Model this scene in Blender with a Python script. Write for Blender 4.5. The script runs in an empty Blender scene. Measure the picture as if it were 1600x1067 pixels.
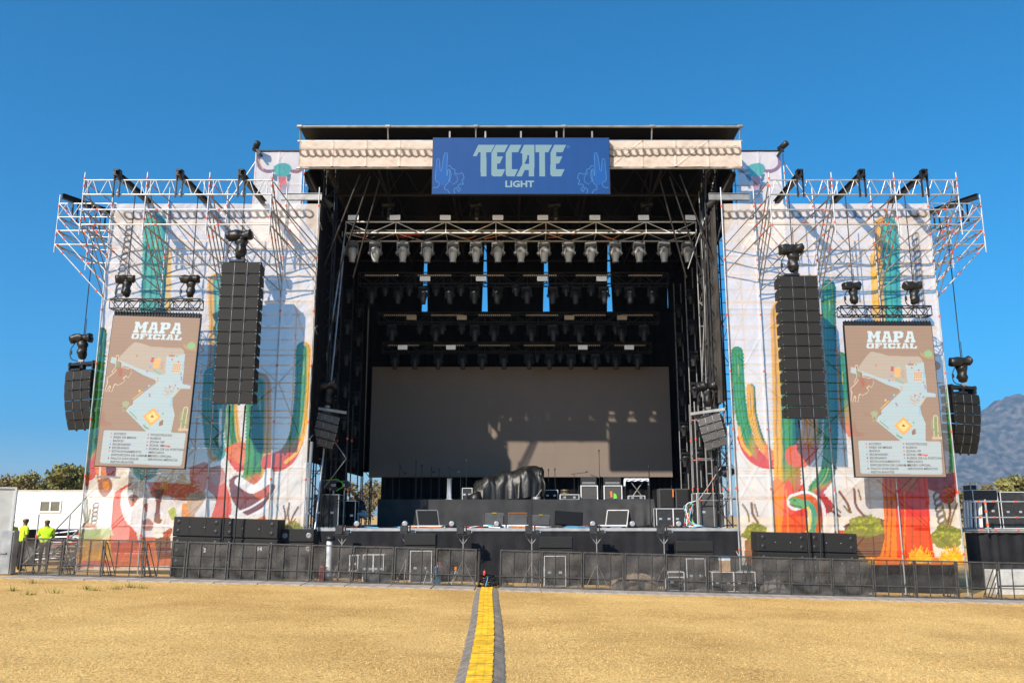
import bpy, math, random
import numpy as np
from mathutils import Vector, Matrix, Quaternion
random.seed(7); rng = np.random.default_rng(7)
SC = bpy.context.scene
# ---------------------------------------------------------------- camera
FPX, CAMH, TH = 1332.0, 2.26, math.atan(272/1332)
cs, sn = math.cos(TH), math.sin(TH)
cd = bpy.data.cameras.new("camera"); cam = bpy.data.objects.new("camera", cd); SC.collection.objects.link(cam)
cam.location = (0, 0, CAMH); cam.rotation_euler = (math.pi/2+TH, 0, 0)
cd.sensor_width = 36; cd.lens = FPX/1600*36; cd.clip_end = 20000; cd.clip_start = 0.1
SC.camera = cam
# ---------------------------------------------------------------- sky + sun
SUN = Vector((0.74, 1.0, -0.94)).normalized()           # direction the light travels
W = bpy.data.worlds.new("World"); SC.world = W; W.use_nodes = True
nt = W.node_tree; nt.nodes.clear()
sky = nt.nodes.new("ShaderNodeTexSky"); sky.sky_type = 'NISHITA'; sky.sun_disc = False
sky.sun_elevation = math.asin(-SUN.z); sky.sun_rotation = math.atan2(-SUN.x, -SUN.y)
sky.altitude = 500; sky.air_density = 1.0; sky.dust_density = 1.3; sky.ozone_density = 4.0
hs = nt.nodes.new("ShaderNodeHueSaturation"); hs.inputs['Saturation'].default_value = 2.15; hs.inputs['Value'].default_value = 1.14
hs.inputs['Hue'].default_value = 0.49
bg = nt.nodes.new("ShaderNodeBackground"); bg.inputs['Strength'].default_value = 0.105
wo = nt.nodes.new("ShaderNodeOutputWorld")
nt.links.new(sky.outputs[0], hs.inputs['Color']); nt.links.new(hs.outputs[0], bg.inputs[0]); nt.links.new(bg.outputs[0], wo.inputs[0])
sd = bpy.data.lights.new("sun", 'SUN'); sd.energy = 5.0; sd.angle = math.radians(0.5); sd.color = (1, 0.91, 0.78)
so = bpy.data.objects.new("sun", sd); SC.collection.objects.link(so)
so.rotation_euler = SUN.to_track_quat('-Z', 'Y').to_euler(); so.location = (-30, -30, 60)
SC.view_settings.view_transform = 'Standard'; SC.view_settings.look = 'None'
SC.view_settings.exposure = 0.5; SC.view_settings.gamma = 1.0
SC.cycles.transparent_max_bounces = 24; SC.cycles.max_bounces = 6

# ---------------------------------------------------------------- helpers
def ray(px, py):
    u = (px-800)/FPX; v = (533.5-py)/FPX
    return u, cs-v*sn, sn+v*cs
def at(px, py, Y):                                       # photo pixel -> world point at depth Y
    u, y, z = ray(px, py); t = Y/y
    return Vector((u*t, Y, CAMH+z*t))
def xof(px, py, Y): return at(px, py, Y).x
def zof(py, Y): return at(800, py, Y).z
GS = 0.0263
def gz(x):
    return -GS*30*math.tanh(x/30)
COL = SC.collection
from mathutils import noise as mnoise
def crumple(mb, amp, freq):
    out = []
    for p in mb.v:
        q = Vector(p)*freq; n = mnoise.noise_vector(q)+.5*mnoise.noise_vector(q*2.3); out.append(tuple(Vector(p)+n*amp))
    mb.v = out; return mb
def dense(prof, k=4):
    o = []
    for (a, b), (c, d) in zip(prof[:-1], prof[1:]): o += [(a+(c-a)*i/k, b+(d-b)*i/k) for i in range(k)]
    return o+[prof[-1]]
class MB:
    def __init__(s): s.v = []; s.f = []; s.m = []; s.sm = []
    def add(s, v, f, mi=0, smooth=False):
        o = len(s.v); s.v += [tuple(p) for p in v]
        for q in f: s.f.append([i+o for i in q]); s.m.append(mi); s.sm.append(smooth)
        return s
    def box(s, c, size, mi=0, R=None):
        cx, cy, cz = c; a, b, d = size[0]/2, size[1]/2, size[2]/2
        P = [Vector((x*a, y*b, z*d)) for x in (-1, 1) for y in (-1, 1) for z in (-1, 1)]
        if R is not None: P = [R @ p for p in P]
        P = [p+Vector(c) for p in P]
        return s.add(P, [(0,1,3,2),(4,6,7,5),(0,4,5,1),(2,3,7,6),(0,2,6,4),(1,5,7,3)], mi)
    def bbox(s, lo, hi, mi=0):
        return s.box([(lo[i]+hi[i])/2 for i in range(3)], [abs(hi[i]-lo[i]) for i in range(3)], mi)
    def rbox(s, c, size, b=0.02, mi=0, R=None):              # chamfered box
        a = [size[i]/2 for i in range(3)]; b = min(b, min(a)*.6)
        P = []; idx = {}
        for sx in (-1,1):
            for sy in (-1,1):
                for sz in (-1,1):
                    for ax in range(3):
                        p = [sx*a[0], sy*a[1], sz*a[2]]
                        for k in range(3):
                            if k != ax: p[k] -= (sx,sy,sz)[k]*b
                        idx[(sx,sy,sz,ax)] = len(P); P.append(Vector(p))
        F = []
        for ax in range(3):
            o = [k for k in range(3) if k != ax]
            for sg in (-1,1):
                q = []
                for (p1,p2) in ((-1,-1),(1,-1),(1,1),(-1,1)):
                    k = [0,0,0]; k[ax]=sg; k[o[0]]=p1; k[o[1]]=p2
                    q.append(idx[(k[0],k[1],k[2],ax)])
                F.append(q)
            for p1 in (-1,1):
                for p2 in (-1,1):
                    k0=[0,0,0];k1=[0,0,0]; k0[ax]=-1;k1[ax]=1
                    k0[o[0]]=k1[o[0]]=p1; k0[o[1]]=k1[o[1]]=p2
                    F.append([idx[(*k0,o[0])],idx[(*k1,o[0])],idx[(*k1,o[1])],idx[(*k0,o[1])]])
        for sx in (-1,1):
            for sy in (-1,1):
                for sz in (-1,1): F.append([idx[(sx,sy,sz,k)] for k in range(3)])
        if R is not None: P = [R @ p for p in P]
        return s.add([p+Vector(c) for p in P], F, mi)
    def tube(s, p, q, r, n=6, mi=0, r2=None, cap=True):
        p = Vector(p); q = Vector(q); d = (q-p)
        if d.length < 1e-6: return s
        r2 = r if r2 is None else r2
        k = d.to_track_quat('Z', 'Y'); V = []
        for i in range(n):
            a = 2*math.pi*i/n; w = k @ Vector((math.cos(a), math.sin(a), 0))
            V.append(p+w*r); V.append(q+w*r2)
        F = [(2*i, 2*((i+1)%n), 2*((i+1)%n)+1, 2*i+1) for i in range(n)]
        s.add(V, F, mi, True)
        if cap: s.add(V, [[2*i for i in range(n)][::-1], [2*i+1 for i in range(n)]], mi)
        return s
    def path(s, pts, r, n=6, mi=0):
        pts = [Vector(p) for p in pts]
        for a, b in zip(pts[:-1], pts[1:]): s.tube(a, b, r, n, mi)
        return s
    def lathe(s, prof, n=14, c=(0,0,0), R=None, mi=0, smooth=True):
        V = []
        for r, z in prof:
            for i in range(n):
                a = 2*math.pi*i/n; p = Vector((r*math.cos(a), r*math.sin(a), z))
                if R is not None: p = R @ p
                V.append(p+Vector(c))
        F = [(j*n+i, j*n+(i+1)%n, (j+1)*n+(i+1)%n, (j+1)*n+i) for j in range(len(prof)-1) for i in range(n)]
        s.add(V, F, mi, smooth)
        s.add(V, [list(range(n))[::-1], [(len(prof)-1)*n+i for i in range(n)]], mi)
        return s
    def sheet(s, rows, mi=0, smooth=True):               # rows of points -> quads
        n = len(rows[0]); V = [p for r in rows for p in r]
        F = [(j*n+i, j*n+i+1, (j+1)*n+i+1, (j+1)*n+i) for j in range(len(rows)-1) for i in range(n-1)]
        return s.add(V, F, mi, smooth)
    def prism(s, poly, d, mi=0):                         # polygon of points extruded by vector d
        n = len(poly); P = [Vector(p) for p in poly]; Q = [p+Vector(d) for p in P]
        return s.add(P+Q, [list(range(n))[::-1], [n+i for i in range(n)]]+[(i,(i+1)%n,n+(i+1)%n,n+i) for i in range(n)], mi)
def tag(o, label=None, cat=None, group=None, kind=None):
    if label: o['label'] = label
    if cat: o['category'] = cat
    if group: o['group'] = group
    if kind: o['kind'] = kind
    return o
ROOT = {}
def thing(name, label, cat, loc=(0,0,0), group=None, rot=None):
    o = bpy.data.objects.new(name, None); o.empty_display_size = 0.2; COL.objects.link(o); o.location = loc
    if rot: o.rotation_euler = rot
    ROOT[o.name] = Vector(loc) if rot is None else Vector((0,0,0))
    return tag(o, label, cat, group)
def mesh_obj(name, me, parent=None):
    o = bpy.data.objects.new(name, me); COL.objects.link(o)
    if parent is not None: o.parent = parent
    return o
def obj(name, mb, mats, parent=None):
    v = mb.v
    if parent is not None:
        r = parent
        while r.parent is not None: r = r.parent
        off = ROOT.get(r.name, Vector((0,0,0)))
        if off.length > 0: v = [(a-off.x, b-off.y, c-off.z) for a, b, c in v]
    me = bpy.data.meshes.new(name); me.from_pydata(v, [], mb.f)
    if not isinstance(mats, (list, tuple)): mats = [mats]
    for m in mats: me.materials.append(m)
    me.polygons.foreach_set('material_index', mb.m); me.polygons.foreach_set('use_smooth', mb.sm)
    me.update()
    return mesh_obj(name, me, parent)
def copy_tree(o, parent=None):
    c = o.copy(); COL.objects.link(c)
    if parent is not None: c.parent = parent
    for ch in list(KIDS(o)): copy_tree(ch, c)
    return c
def KIDS(o): return [x for x in o.children]
ORD = ['first','second','third','fourth','fifth','sixth','seventh','eighth','ninth','tenth','eleventh','twelfth','thirteenth','fourteenth','fifteenth','sixteenth','seventeenth','eighteenth']

# ---------------------------------------------------------------- materials
def mat(name, col, rough=.6, metal=0., var=.15, scale=6., bump=0., bscale=None, spec=.4, detail=4):
    m = bpy.data.materials.new(name); m.use_nodes = True; t = m.node_tree; b = t.nodes['Principled BSDF']
    b.inputs['Roughness'].default_value = rough; b.inputs['Metallic'].default_value = metal
    b.inputs['Specular IOR Level'].default_value = spec
    tc = t.nodes.new('ShaderNodeTexCoord')
    n = t.nodes.new('ShaderNodeTexNoise'); n.inputs['Scale'].default_value = scale; n.inputs['Detail'].default_value = detail
    t.links.new(tc.outputs['Object'], n.inputs['Vector'])
    r = t.nodes.new('ShaderNodeValToRGB')
    r.color_ramp.elements[0].position = .3; r.color_ramp.elements[1].position = .7
    r.color_ramp.elements[0].color = [c*(1-var) for c in col]+[1]; r.color_ramp.elements[1].color = [min(1, c*(1+var)) for c in col]+[1]
    t.links.new(n.outputs['Fac'], r.inputs[0]); t.links.new(r.outputs[0], b.inputs['Base Color'])
    if bump:
        n2 = t.nodes.new('ShaderNodeTexNoise'); n2.inputs['Scale'].default_value = bscale or scale*3; n2.inputs['Detail'].default_value = 5
        t.links.new(tc.outputs['Object'], n2.inputs['Vector'])
        bp = t.nodes.new('ShaderNodeBump'); bp.inputs['Strength'].default_value = bump; bp.inputs['Distance'].default_value = .03
        t.links.new(n2.outputs['Fac'], bp.inputs['Height']); t.links.new(bp.outputs[0], b.inputs['Normal'])
    return m
def see_through(m, solid, lo=None, hi=None, scale=3.):       # woven mesh: lets part of the light past
    t = m.node_tree; b = t.nodes['Principled BSDF']; out = t.nodes['Material Output']
    tr = t.nodes.new('ShaderNodeBsdfTransparent'); mx = t.nodes.new('ShaderNodeMixShader'); mx.inputs[0].default_value = solid
    t.links.new(tr.outputs[0], mx.inputs[1]); t.links.new(b.outputs[0], mx.inputs[2]); t.links.new(mx.outputs[0], out.inputs[0])
    if lo is not None:
        tc = t.nodes.new('ShaderNodeTexCoord'); n = t.nodes.new('ShaderNodeTexNoise'); n.inputs['Scale'].default_value = scale; n.inputs['Detail'].default_value = 6
        n.inputs['Roughness'].default_value = .65
        t.links.new(tc.outputs['Object'], n.inputs['Vector'])
        mr = t.nodes.new('ShaderNodeMapRange'); mr.inputs[1].default_value = .35; mr.inputs[2].default_value = .7; mr.inputs[3].default_value = lo; mr.inputs[4].default_value = hi
        t.links.new(n.outputs['Fac'], mr.inputs[0]); t.links.new(mr.outputs[0], mx.inputs[0])
    return m
def vmat(name, rough=.7, spec=.2, emit=0., alpha=False):           # printed art held in the mesh's colour layer
    m = bpy.data.materials.new(name); m.use_nodes = True; t = m.node_tree; b = t.nodes['Principled BSDF']
    a = t.nodes.new('ShaderNodeVertexColor'); a.layer_name = 'print'
    b.inputs['Roughness'].default_value = rough; b.inputs['Specular IOR Level'].default_value = spec
    t.links.new(a.outputs[0], b.inputs['Base Color'])
    if alpha:
        tr = t.nodes.new('ShaderNodeBsdfTransparent'); mx = t.nodes.new('ShaderNodeMixShader')
        t.links.new(a.outputs['Alpha'], mx.inputs[0]); t.links.new(tr.outputs[0], mx.inputs[1]); t.links.new(b.outputs[0], mx.inputs[2]); t.links.new(mx.outputs[0], t.nodes['Material Output'].inputs[0])
    if emit:
        t.links.new(a.outputs[0], b.inputs['Emission Color']); b.inputs['Emission Strength'].default_value = emit
    return m
M = {}
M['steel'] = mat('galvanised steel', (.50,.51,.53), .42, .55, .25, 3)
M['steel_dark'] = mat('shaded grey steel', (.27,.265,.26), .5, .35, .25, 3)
M['alu'] = mat('aluminium', (.74,.74,.75), .45, .15, .12, 5)
M['tagred'] = mat('orange red wedge paint', (.75,.10,.03), .5, 0, .1)
M['black'] = mat('black paint', (.018,.018,.02), .5, 0, .3, 5)
M['blackmetal'] = mat('black powder coat', (.022,.022,.024), .45, .2, .3, 8)
M['grille'] = mat('speaker grille', (.013,.0125,.012), .7, .0, .25, 30, .3, 160)
M['cabinet'] = mat('speaker cabinet', (.015,.015,.015), .65, 0, .3, 10, .2, 90)
M['wing'] = mat('grey speaker cabinet', (.07,.067,.065), .6, 0, .2, 10, .2, 90)
M['drape'] = mat('black stage drape', (.010,.010,.011), .9, 0, .3, 2, .3, 14, .1)
M['drape2'] = mat('dusty black drape', (.022,.022,.025), .9, 0, .35, 1.4, .4, 12, .1)
M['roofpvc'] = mat('black roof sheet', (.006,.0055,.0055), .6, 0, .3, 1, .4, 5)
M['tarp'] = mat('black plastic tarp', (.012,.0115,.011), .44, 0, .2, 6, .3, 9, .45)
M['deck'] = mat('dark stage flooring', (.05,.047,.043), .7, 0, .25, 2, .2)
M['deckedge'] = mat('pale deck edge', (.36,.36,.37), .5, .1, .2, 4)
M['silver'] = mat('silver lamp housing', (.50,.50,.51), .38, .15, .15, 9, spec=.6)
M['yoke'] = mat('grey lamp yoke', (.17,.17,.175), .4, .1, .15, 9)
M['greycase'] = mat('grey painted case', (.062,.062,.064), .6, 0, .2, 4)
M['lens'] = mat('lens glass', (.03,.03,.04), .08, 0, .2, 3, spec=.9)
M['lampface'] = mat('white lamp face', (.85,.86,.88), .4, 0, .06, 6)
b_ = M['lampface'].node_tree.nodes['Principled BSDF']; b_.inputs['Emission Color'].default_value = (1,1,1,1); b_.inputs['Emission Strength'].default_value = .12  # faint glow added to brighten the faces of switched-off strobes
M['tvblack'] = mat('black television plastic', (.006,.006,.007), .4, 0, .1, 5, spec=.2)
M['discface'] = mat('frosted lamp disc', (.34,.34,.37), .3, 0, .2, 30, spec=.7)
M['amber'] = mat('amber lamp face', (.55,.42,.28), .4, 0, .1, 6)
M['cream'] = mat('cream cloth', (.62,.57,.52), .85, 0, .1, 1.5)
M['screen'] = mat('dark led tiles', (.215,.17,.14), .8, 0, .04, .8, spec=.15)
M['white'] = mat('white cabin panel', (.80,.81,.83), .5, 0, .03, 1)
M['offwhite'] = mat('weathered white panel', (.60,.60,.58), .55, 0, .15, 2)
M['glass'] = mat('window pane', (.12,.13,.12), .1, 0, .2, 2, spec=.8)
M['tyre'] = mat('tyre rubber', (.02,.02,.02), .8)
M['hivis'] = mat('yellow green shirt', (.55,.80,.02), .8, 0, .08, 9)
M['skin'] = mat('brown skin', (.14,.07,.045), .55, 0, .1, 20)
M['hair'] = mat('black hair', (.01,.009,.008), .7)
M['trousers'] = mat('dark trousers', (.02,.02,.024), .85)
M['jeans'] = mat('blue jeans', (.42,.47,.54), .85)
M['redpaint'] = mat('red paint', (.62,.05,.03), .35, 0, .1)
M['orange'] = mat('orange paint', (.75,.22,.03), .5, 0, .1)
M['bluepaint'] = mat('light blue cylinder paint', (.12,.38,.60), .35, 0, .1)
M['card'] = mat('brown cardboard', (.45,.29,.15), .8, 0, .1)
M['towel'] = mat('pale towel', (.62,.66,.78), .9, 0, .12, 25, .4, 60)
M['plate'] = mat('dusty footplate', (.36,.31,.27), .75, .1, .3, 3, .2)
M['cloth'] = mat('grey drape cloth', (.038,.038,.040), .85, 0, .25, 2, .3, 20)
M['yellow'] = mat('yellow cable ramp lid', (.80,.46,.025), .55, 0, .32, 7, .35, 22)
M['rubber'] = mat('grey rubber ramp', (.20,.175,.15), .8, 0, .3, 6, .3, 40)
M['cable'] = mat('black cable', (.02,.02,.022), .6)
M['bark'] = mat('bark', (.10,.07,.045), .9, 0, .3, 8, .5)
M['leaf'] = mat('olive foliage', (.19,.175,.05), .7, 0, .45, .35)
M['leafb'] = mat('brownish foliage', (.20,.155,.06), .7, 0, .45, .35)
M['barrier'] = mat('black barrier steel', (.075,.07,.066), .5, .3, .4, 5)
M['bmesh'] = see_through(mat('dusty barrier mesh', (.135,.125,.115), .8, 0, .45, 2.2, 0, None, .15), .26, .13, .46, 2.6)
M['bopen'] = see_through(mat('thin barrier mesh', (.09,.085,.075), .8, 0, .4, 2.2, 0, None, .15), .16, .08, .28, 2.0)
M['stickerw'] = mat('white sticker', (.8,.8,.8), .5, 0, .03)
M['green'] = mat('bright green tape', (.15,.75,.05), .5)
M['gear'] = mat('dark gear', (.03,.03,.032), .5, 0, .4, 9)
M['wood'] = mat('wooden pallet', (.34,.22,.12), .8, 0, .3, 6)
# ================================================================ setting
def np_mesh(name, V, F, mats, parent=None, smooth=True):
    me = bpy.data.meshes.new(name); nv, nf, k = len(V), len(F), F.shape[1]
    me.vertices.add(nv); me.vertices.foreach_set('co', np.asarray(V, np.float32).ravel())
    me.loops.add(nf*k); me.loops.foreach_set('vertex_index', F.astype(np.int32).ravel())
    me.polygons.add(nf); me.polygons.foreach_set('loop_start', np.arange(0, nf*k, k, dtype=np.int32))
    me.polygons.foreach_set('loop_total', np.full(nf, k, np.int32))
    me.polygons.foreach_set('use_smooth', np.full(nf, smooth))
    for m in (mats if isinstance(mats, (list, tuple)) else [mats]): me.materials.append(m)
    me.update(calc_edges=True)
    return mesh_obj(name, me, parent)
def grid_faces(nx, nz):
    i = np.arange(nx-1)[None, :]+np.arange(nz-1)[:, None]*nx
    i = i.ravel(); return np.stack([i, i+1, i+nx+1, i+nx], 1)
def vnoise(x, y, seed=0):                                    # smooth value noise in numpy
    r = np.random.default_rng(seed).random((256, 256))
    xi = np.floor(x).astype(int); yi = np.floor(y).astype(int); fx = x-xi; fy = y-yi
    fx = fx*fx*(3-2*fx); fy = fy*fy*(3-2*fy)
    g = lambda a, b: r[a % 256, b % 256]
    return (g(xi,yi)*(1-fx)+g(xi+1,yi)*fx)*(1-fy)+(g(xi,yi+1)*(1-fx)+g(xi+1,yi+1)*fx)*fy
def fbm(x, y, o=5, seed=0):
    s = 0; a = .5
    for k in range(o): s = s+a*vnoise(x*2**k, y*2**k, seed+k); a *= .5
    return s
# ground: one sheet, finer near the camera, tilting gently down to the right
xs = np.concatenate([np.linspace(-6000,-60,24), np.linspace(-50,50,101), np.linspace(60,6000,24)])
ys = np.concatenate([[-400,-100,-30], np.linspace(-10,60,71), np.linspace(70,9000,30)])
X, Y = np.meshgrid(xs, ys)
Z = -GS*30*np.tanh(X/30)
near = np.exp(-(np.maximum(0, np.abs(X)-20)/12)**2)*(Y > 2)*(Y < 27)
Z = Z+near*.05*(fbm(X*.25+9, Y*.25+3, 3, 5)-.45)
gm = bpy.data.materials.new('dry grass ground'); gm.use_nodes = True
t = gm.node_tree; b = t.nodes['Principled BSDF']; b.inputs['Roughness'].default_value = .95; b.inputs['Specular IOR Level'].default_value = .1
tc = t.nodes.new('ShaderNodeTexCoord')
def nz_(sc, det=5, rough=.6):
    n = t.nodes.new('ShaderNodeTexNoise'); n.inputs['Scale'].default_value = sc; n.inputs['Detail'].default_value = det; n.inputs['Roughness'].default_value = rough
    t.links.new(tc.outputs['Object'], n.inputs['Vector']); return n
n1 = nz_(.22, 6, .62); n2 = nz_(24, 6, .7)
r1 = t.nodes.new('ShaderNodeValToRGB'); e = r1.color_ramp.elements
e[0].position = .34; e[0].color = (.50,.31,.11,1); e[1].position = .66; e[1].color = (.75,.515,.20,1)
r2 = t.nodes.new('ShaderNodeValToRGB'); e = r2.color_ramp.elements
e[0].position = .38; e[0].color = (.50,.44,.36,1); e[1].position = .56; e[1].color = (1.16,1.14,1.12,1)
t.links.new(n1.outputs[0], r1.inputs[0]); t.links.new(n2.outputs[0], r2.inputs[0])
mx = t.nodes.new('ShaderNodeMix'); mx.data_type = 'RGBA'; mx.blend_type = 'MULTIPLY'; mx.inputs[0].default_value = 1
t.links.new(r1.outputs[0], mx.inputs[6]); t.links.new(r2.outputs[0], mx.inputs[7]); t.links.new(mx.outputs[2], b.inputs['Base Color'])
n3 = nz_(30, 6, .7); bp = t.nodes.new('ShaderNodeBump'); bp.inputs['Strength'].default_value = .55; bp.inputs['Distance'].default_value = .04
t.links.new(n3.outputs[0], bp.inputs['Height']); t.links.new(bp.outputs[0], b.inputs['Normal'])
g = np_mesh('ground', np.stack([X.ravel(), Y.ravel(), Z.ravel()], 1), grid_faces(len(xs), len(ys)), gm); tag(g, kind='structure')
# dry grass blades lying and standing on the field
def blades(n, ylo, yhi, hmin, hmax, seed):
    r = np.random.default_rng(seed)
    y = ylo+(yhi-ylo)*r.random(n)**1.3
    x = (r.random(n)*2-1)*(y*.62+1.0)
    z = -GS*30*np.tanh(x/30)-.005+.05*(fbm(x*.25+9, y*.25+3, 3, 5)-.45)
    ok = fbm(x*1.1+40, y*2.2, 4, 11) > .34; x, y, z = x[ok], y[ok], z[ok]; n = len(x)
    a = r.random(n)*2*np.pi; h = hmin+(hmax-hmin)*r.random(n)**2; lean = h*(.5+1.6*r.random(n)); w = .0025+.004*r.random(n)
    ca, sa = np.cos(a), np.sin(a)
    P0 = np.stack([x-sa*w, y+ca*w, z], 1); P1 = np.stack([x+sa*w, y-ca*w, z], 1)
    P2 = np.stack([x+ca*lean, y+sa*lean, z+h], 1)
    return np.concatenate([P0, P1, P2]), np.stack([np.arange(n), np.arange(n)+n, np.arange(n)+2*n], 1)
gb = mat('straw blades', (.76,.50,.19), .85, 0, .4, 9, spec=.15)
V, F = blades(320000, 10.5, 26.9, .007, .03, 3)
o = np_mesh('dry_grass', V, F, gb, smooth=False); tag(o, 'short dry straw coloured grass covering the field', 'grass', kind='stuff')
# a few green weed tufts left of the ramp in front of the barrier
wm = mat('green weed', (.20,.21,.035), .8, 0, .3, 9)
WEED = [(20,922),(44,927),(86,925),(134,920),(145,922),(180,920),(203,918),(219,919),(52,912)]
for k, (px, py) in enumerate(WEED):
    u, yy, zz = ray(px, py); x0 = u/yy*24.5; Yg = (gz(x0)-CAMH)/(zz/yy); x0 = u/yy*Yg
    mb = MB()
    for q in range(40):
        a = random.random()*6.28; r0 = random.random()*.16; h = .05+.17*random.random()*(1.2-r0*4)
        p = Vector((x0+math.cos(a)*r0*1.4, Yg+math.sin(a)*r0, gz(x0)-.01)); w = Vector((-math.sin(a), math.cos(a), 0))*.008
        mb.add([p-w, p+w, p+Vector((math.cos(a)*.08, math.sin(a)*.08, h))], [(0,1,2)])
    o = obj('weed_tuft', mb, wm); tag(o, 'small green weed tuft on the dry field near the left barrier, %s from the left' % ORD[sorted(WEED).index((px,py))], 'weed', 'weed tufts in front of the left barrier')
# mountain, far away on the right
def mountain():
    nx, ny = 260, 110
    px = np.linspace(-200, 4200, nx); V = []
    x = np.linspace(1500, 6200, nx); yv = np.linspace(3600, 6000, ny); X, Y = np.meshgrid(x, yv)
    ridge = np.interp(x, [1500,1800,2050,2250,2330,2420,2500,2600,2750,3000,3600,6200], [80,215,355,465,520,575,612,620,640,650,640,560])
    prof = np.exp(-((Y-4250)/420)**2)
    nse = fbm(X/260, Y/260, 6, 21)-.5; rid = 1-2*np.abs(fbm(X/190+50, Y/330, 5, 31)-.5)
    Z = ridge[None, :]*prof*(1+.08*nse)+prof*(1-prof**3*.6)*150*(rid-.85)*np.clip(ridge/300, 0, 1)[None, :]-20
    m = mat('mountain scrub and rock', (.075,.085,.05), .95, 0, .5, .03, 0, spec=.05, detail=10)
    r = [n for n in m.node_tree.nodes if n.type == 'VALTORGB'][0].color_ramp
    r.elements[0].position = .40; r.elements[1].position = .66; r.elements[0].color = (.040,.052,.036,1); r.elements[1].color = (.15,.137,.108,1)
    el = r.elements.new(.8); el.color = (.24,.22,.19,1)
    o = np_mesh('mountain', np.stack([X.ravel(), Y.ravel(), Z.ravel()], 1), grid_faces(nx, ny), m); tag(o, kind='structure')
mountain()
# trees
def tree(label, x, y, h, w, leaf, n=2600, group=None, seed=1, low=.35):
    r = random.Random(seed); z0 = gz(x)
    root = thing('tree', label, 'tree', (x, y, z0), group)
    mb = MB(); tips = []
    mb.tube((x,y,z0-.2), (x+.1,y,z0+h*.35), h*.035, 8, 0, h*.022)
    for k in range(9):
        a = k*2.4+r.random(); s = Vector((x+.1, y, z0+h*(.28+.08*r.random())))
        e = Vector((x+math.cos(a)*w*.32*r.uniform(.5,1), y+math.sin(a)*w*.32, z0+h*r.uniform(.5,.85)))
        mb.tube(s, e, h*.016, 6, 0, h*.005); tips.append(e)
        for q in range(2):
            e2 = e+Vector((r.uniform(-.2,.2)*w, r.uniform(-.2,.2)*w, r.uniform(-.05,.15)*h)); mb.tube(e, e2, h*.006, 5, 0, h*.002); tips.append(e2)
    obj('trunk', mb, M['bark'], root)
    cl = []
    for k in range(26):
        a = r.random()*6.28; q = r.random()**.5; zz = r.uniform(low, .95)
        rad = w*.5*q*math.sqrt(max(.1, 1-((zz-.55)/.55)**2))
        cl.append((Vector((x+math.cos(a)*rad, y+math.sin(a)*rad*.7, z0+h*zz)), r.uniform(.09,.17)*w))
    cl += [(e, .1*w) for e in tips]
    rg = np.random.default_rng(seed); C = np.array([list(c) for c, _ in cl]); R = np.array([q for _, q in cl])
    idx = rg.integers(0, len(cl), n); d = rg.normal(size=(n,3)); d /= np.linalg.norm(d, axis=1)[:,None]
    P = C[idx]+d*(R[idx]*(.45+.6*rg.random(n)))[:,None]*np.array([1,1,.75])
    s = h*.028*(.6+.8*rg.random(n))
    A = rg.normal(size=(n,3)); A /= np.linalg.norm(A, axis=1)[:,None]; B = np.cross(A, rg.normal(size=(n,3))); B /= np.linalg.norm(B, axis=1)[:,None]
    V = np.concatenate([P-A*s[:,None], P+B*s[:,None]*.6, P+A*s[:,None], P-B*s[:,None]*.6])-np.array([x,y,z0])
    F = np.stack([np.arange(n)+k*n for k in range(4)], 1)
    np_mesh('crown', V, F, leaf, root, False)
TG = 'trees beyond the festival ground'
def ptree(label, px, ptop, Y, w, leaf, n=2600, seed=1):
    p = at(px, ptop, Y); tree(label, p.x, Y, p.z-gz(p.x), w, leaf, n, TG, seed)
ptree('low brownish tree beyond the white cabin at the far left', 8, 741, 78, 7.5, M['leafb'], 2400, 3)
ptree('rounded olive tree beyond the white cabin beside the left tower', 92, 725, 76, 6.0, M['leaf'], 3600, 4)
ptree('small dark green tree between two larger trees behind the white cabin', 47, 747, 82, 4.5, M['leaf'], 1600, 5)
ptree('bushy tree seen through the gap at the left rear of the stage', 572, 752, 84, 6, M['leafb'], 2400, 6)
ptree('dark green tree at the far right edge behind the flight cases', 1592, 738, 72, 4.2, M['leaf'], 2800, 7)
ptree('low yellowish shrub tree behind the right tower and platform', 1512, 757, 80, 5.5, M['leafb'], 2000, 8)
ptree('low pale shrub tree just left of the dark green tree at the far right', 1552, 757, 86, 5.0, M['leafb'], 1600, 9)
ptree('tall tree hidden mostly behind the left tower', 165, 735, 80, 6.5, M['leaf'], 2400, 10)
ptree('leafy tree glimpsed through the mesh of the left tower', 262, 742, 84, 7, M['leafb'], 2000, 12)
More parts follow.
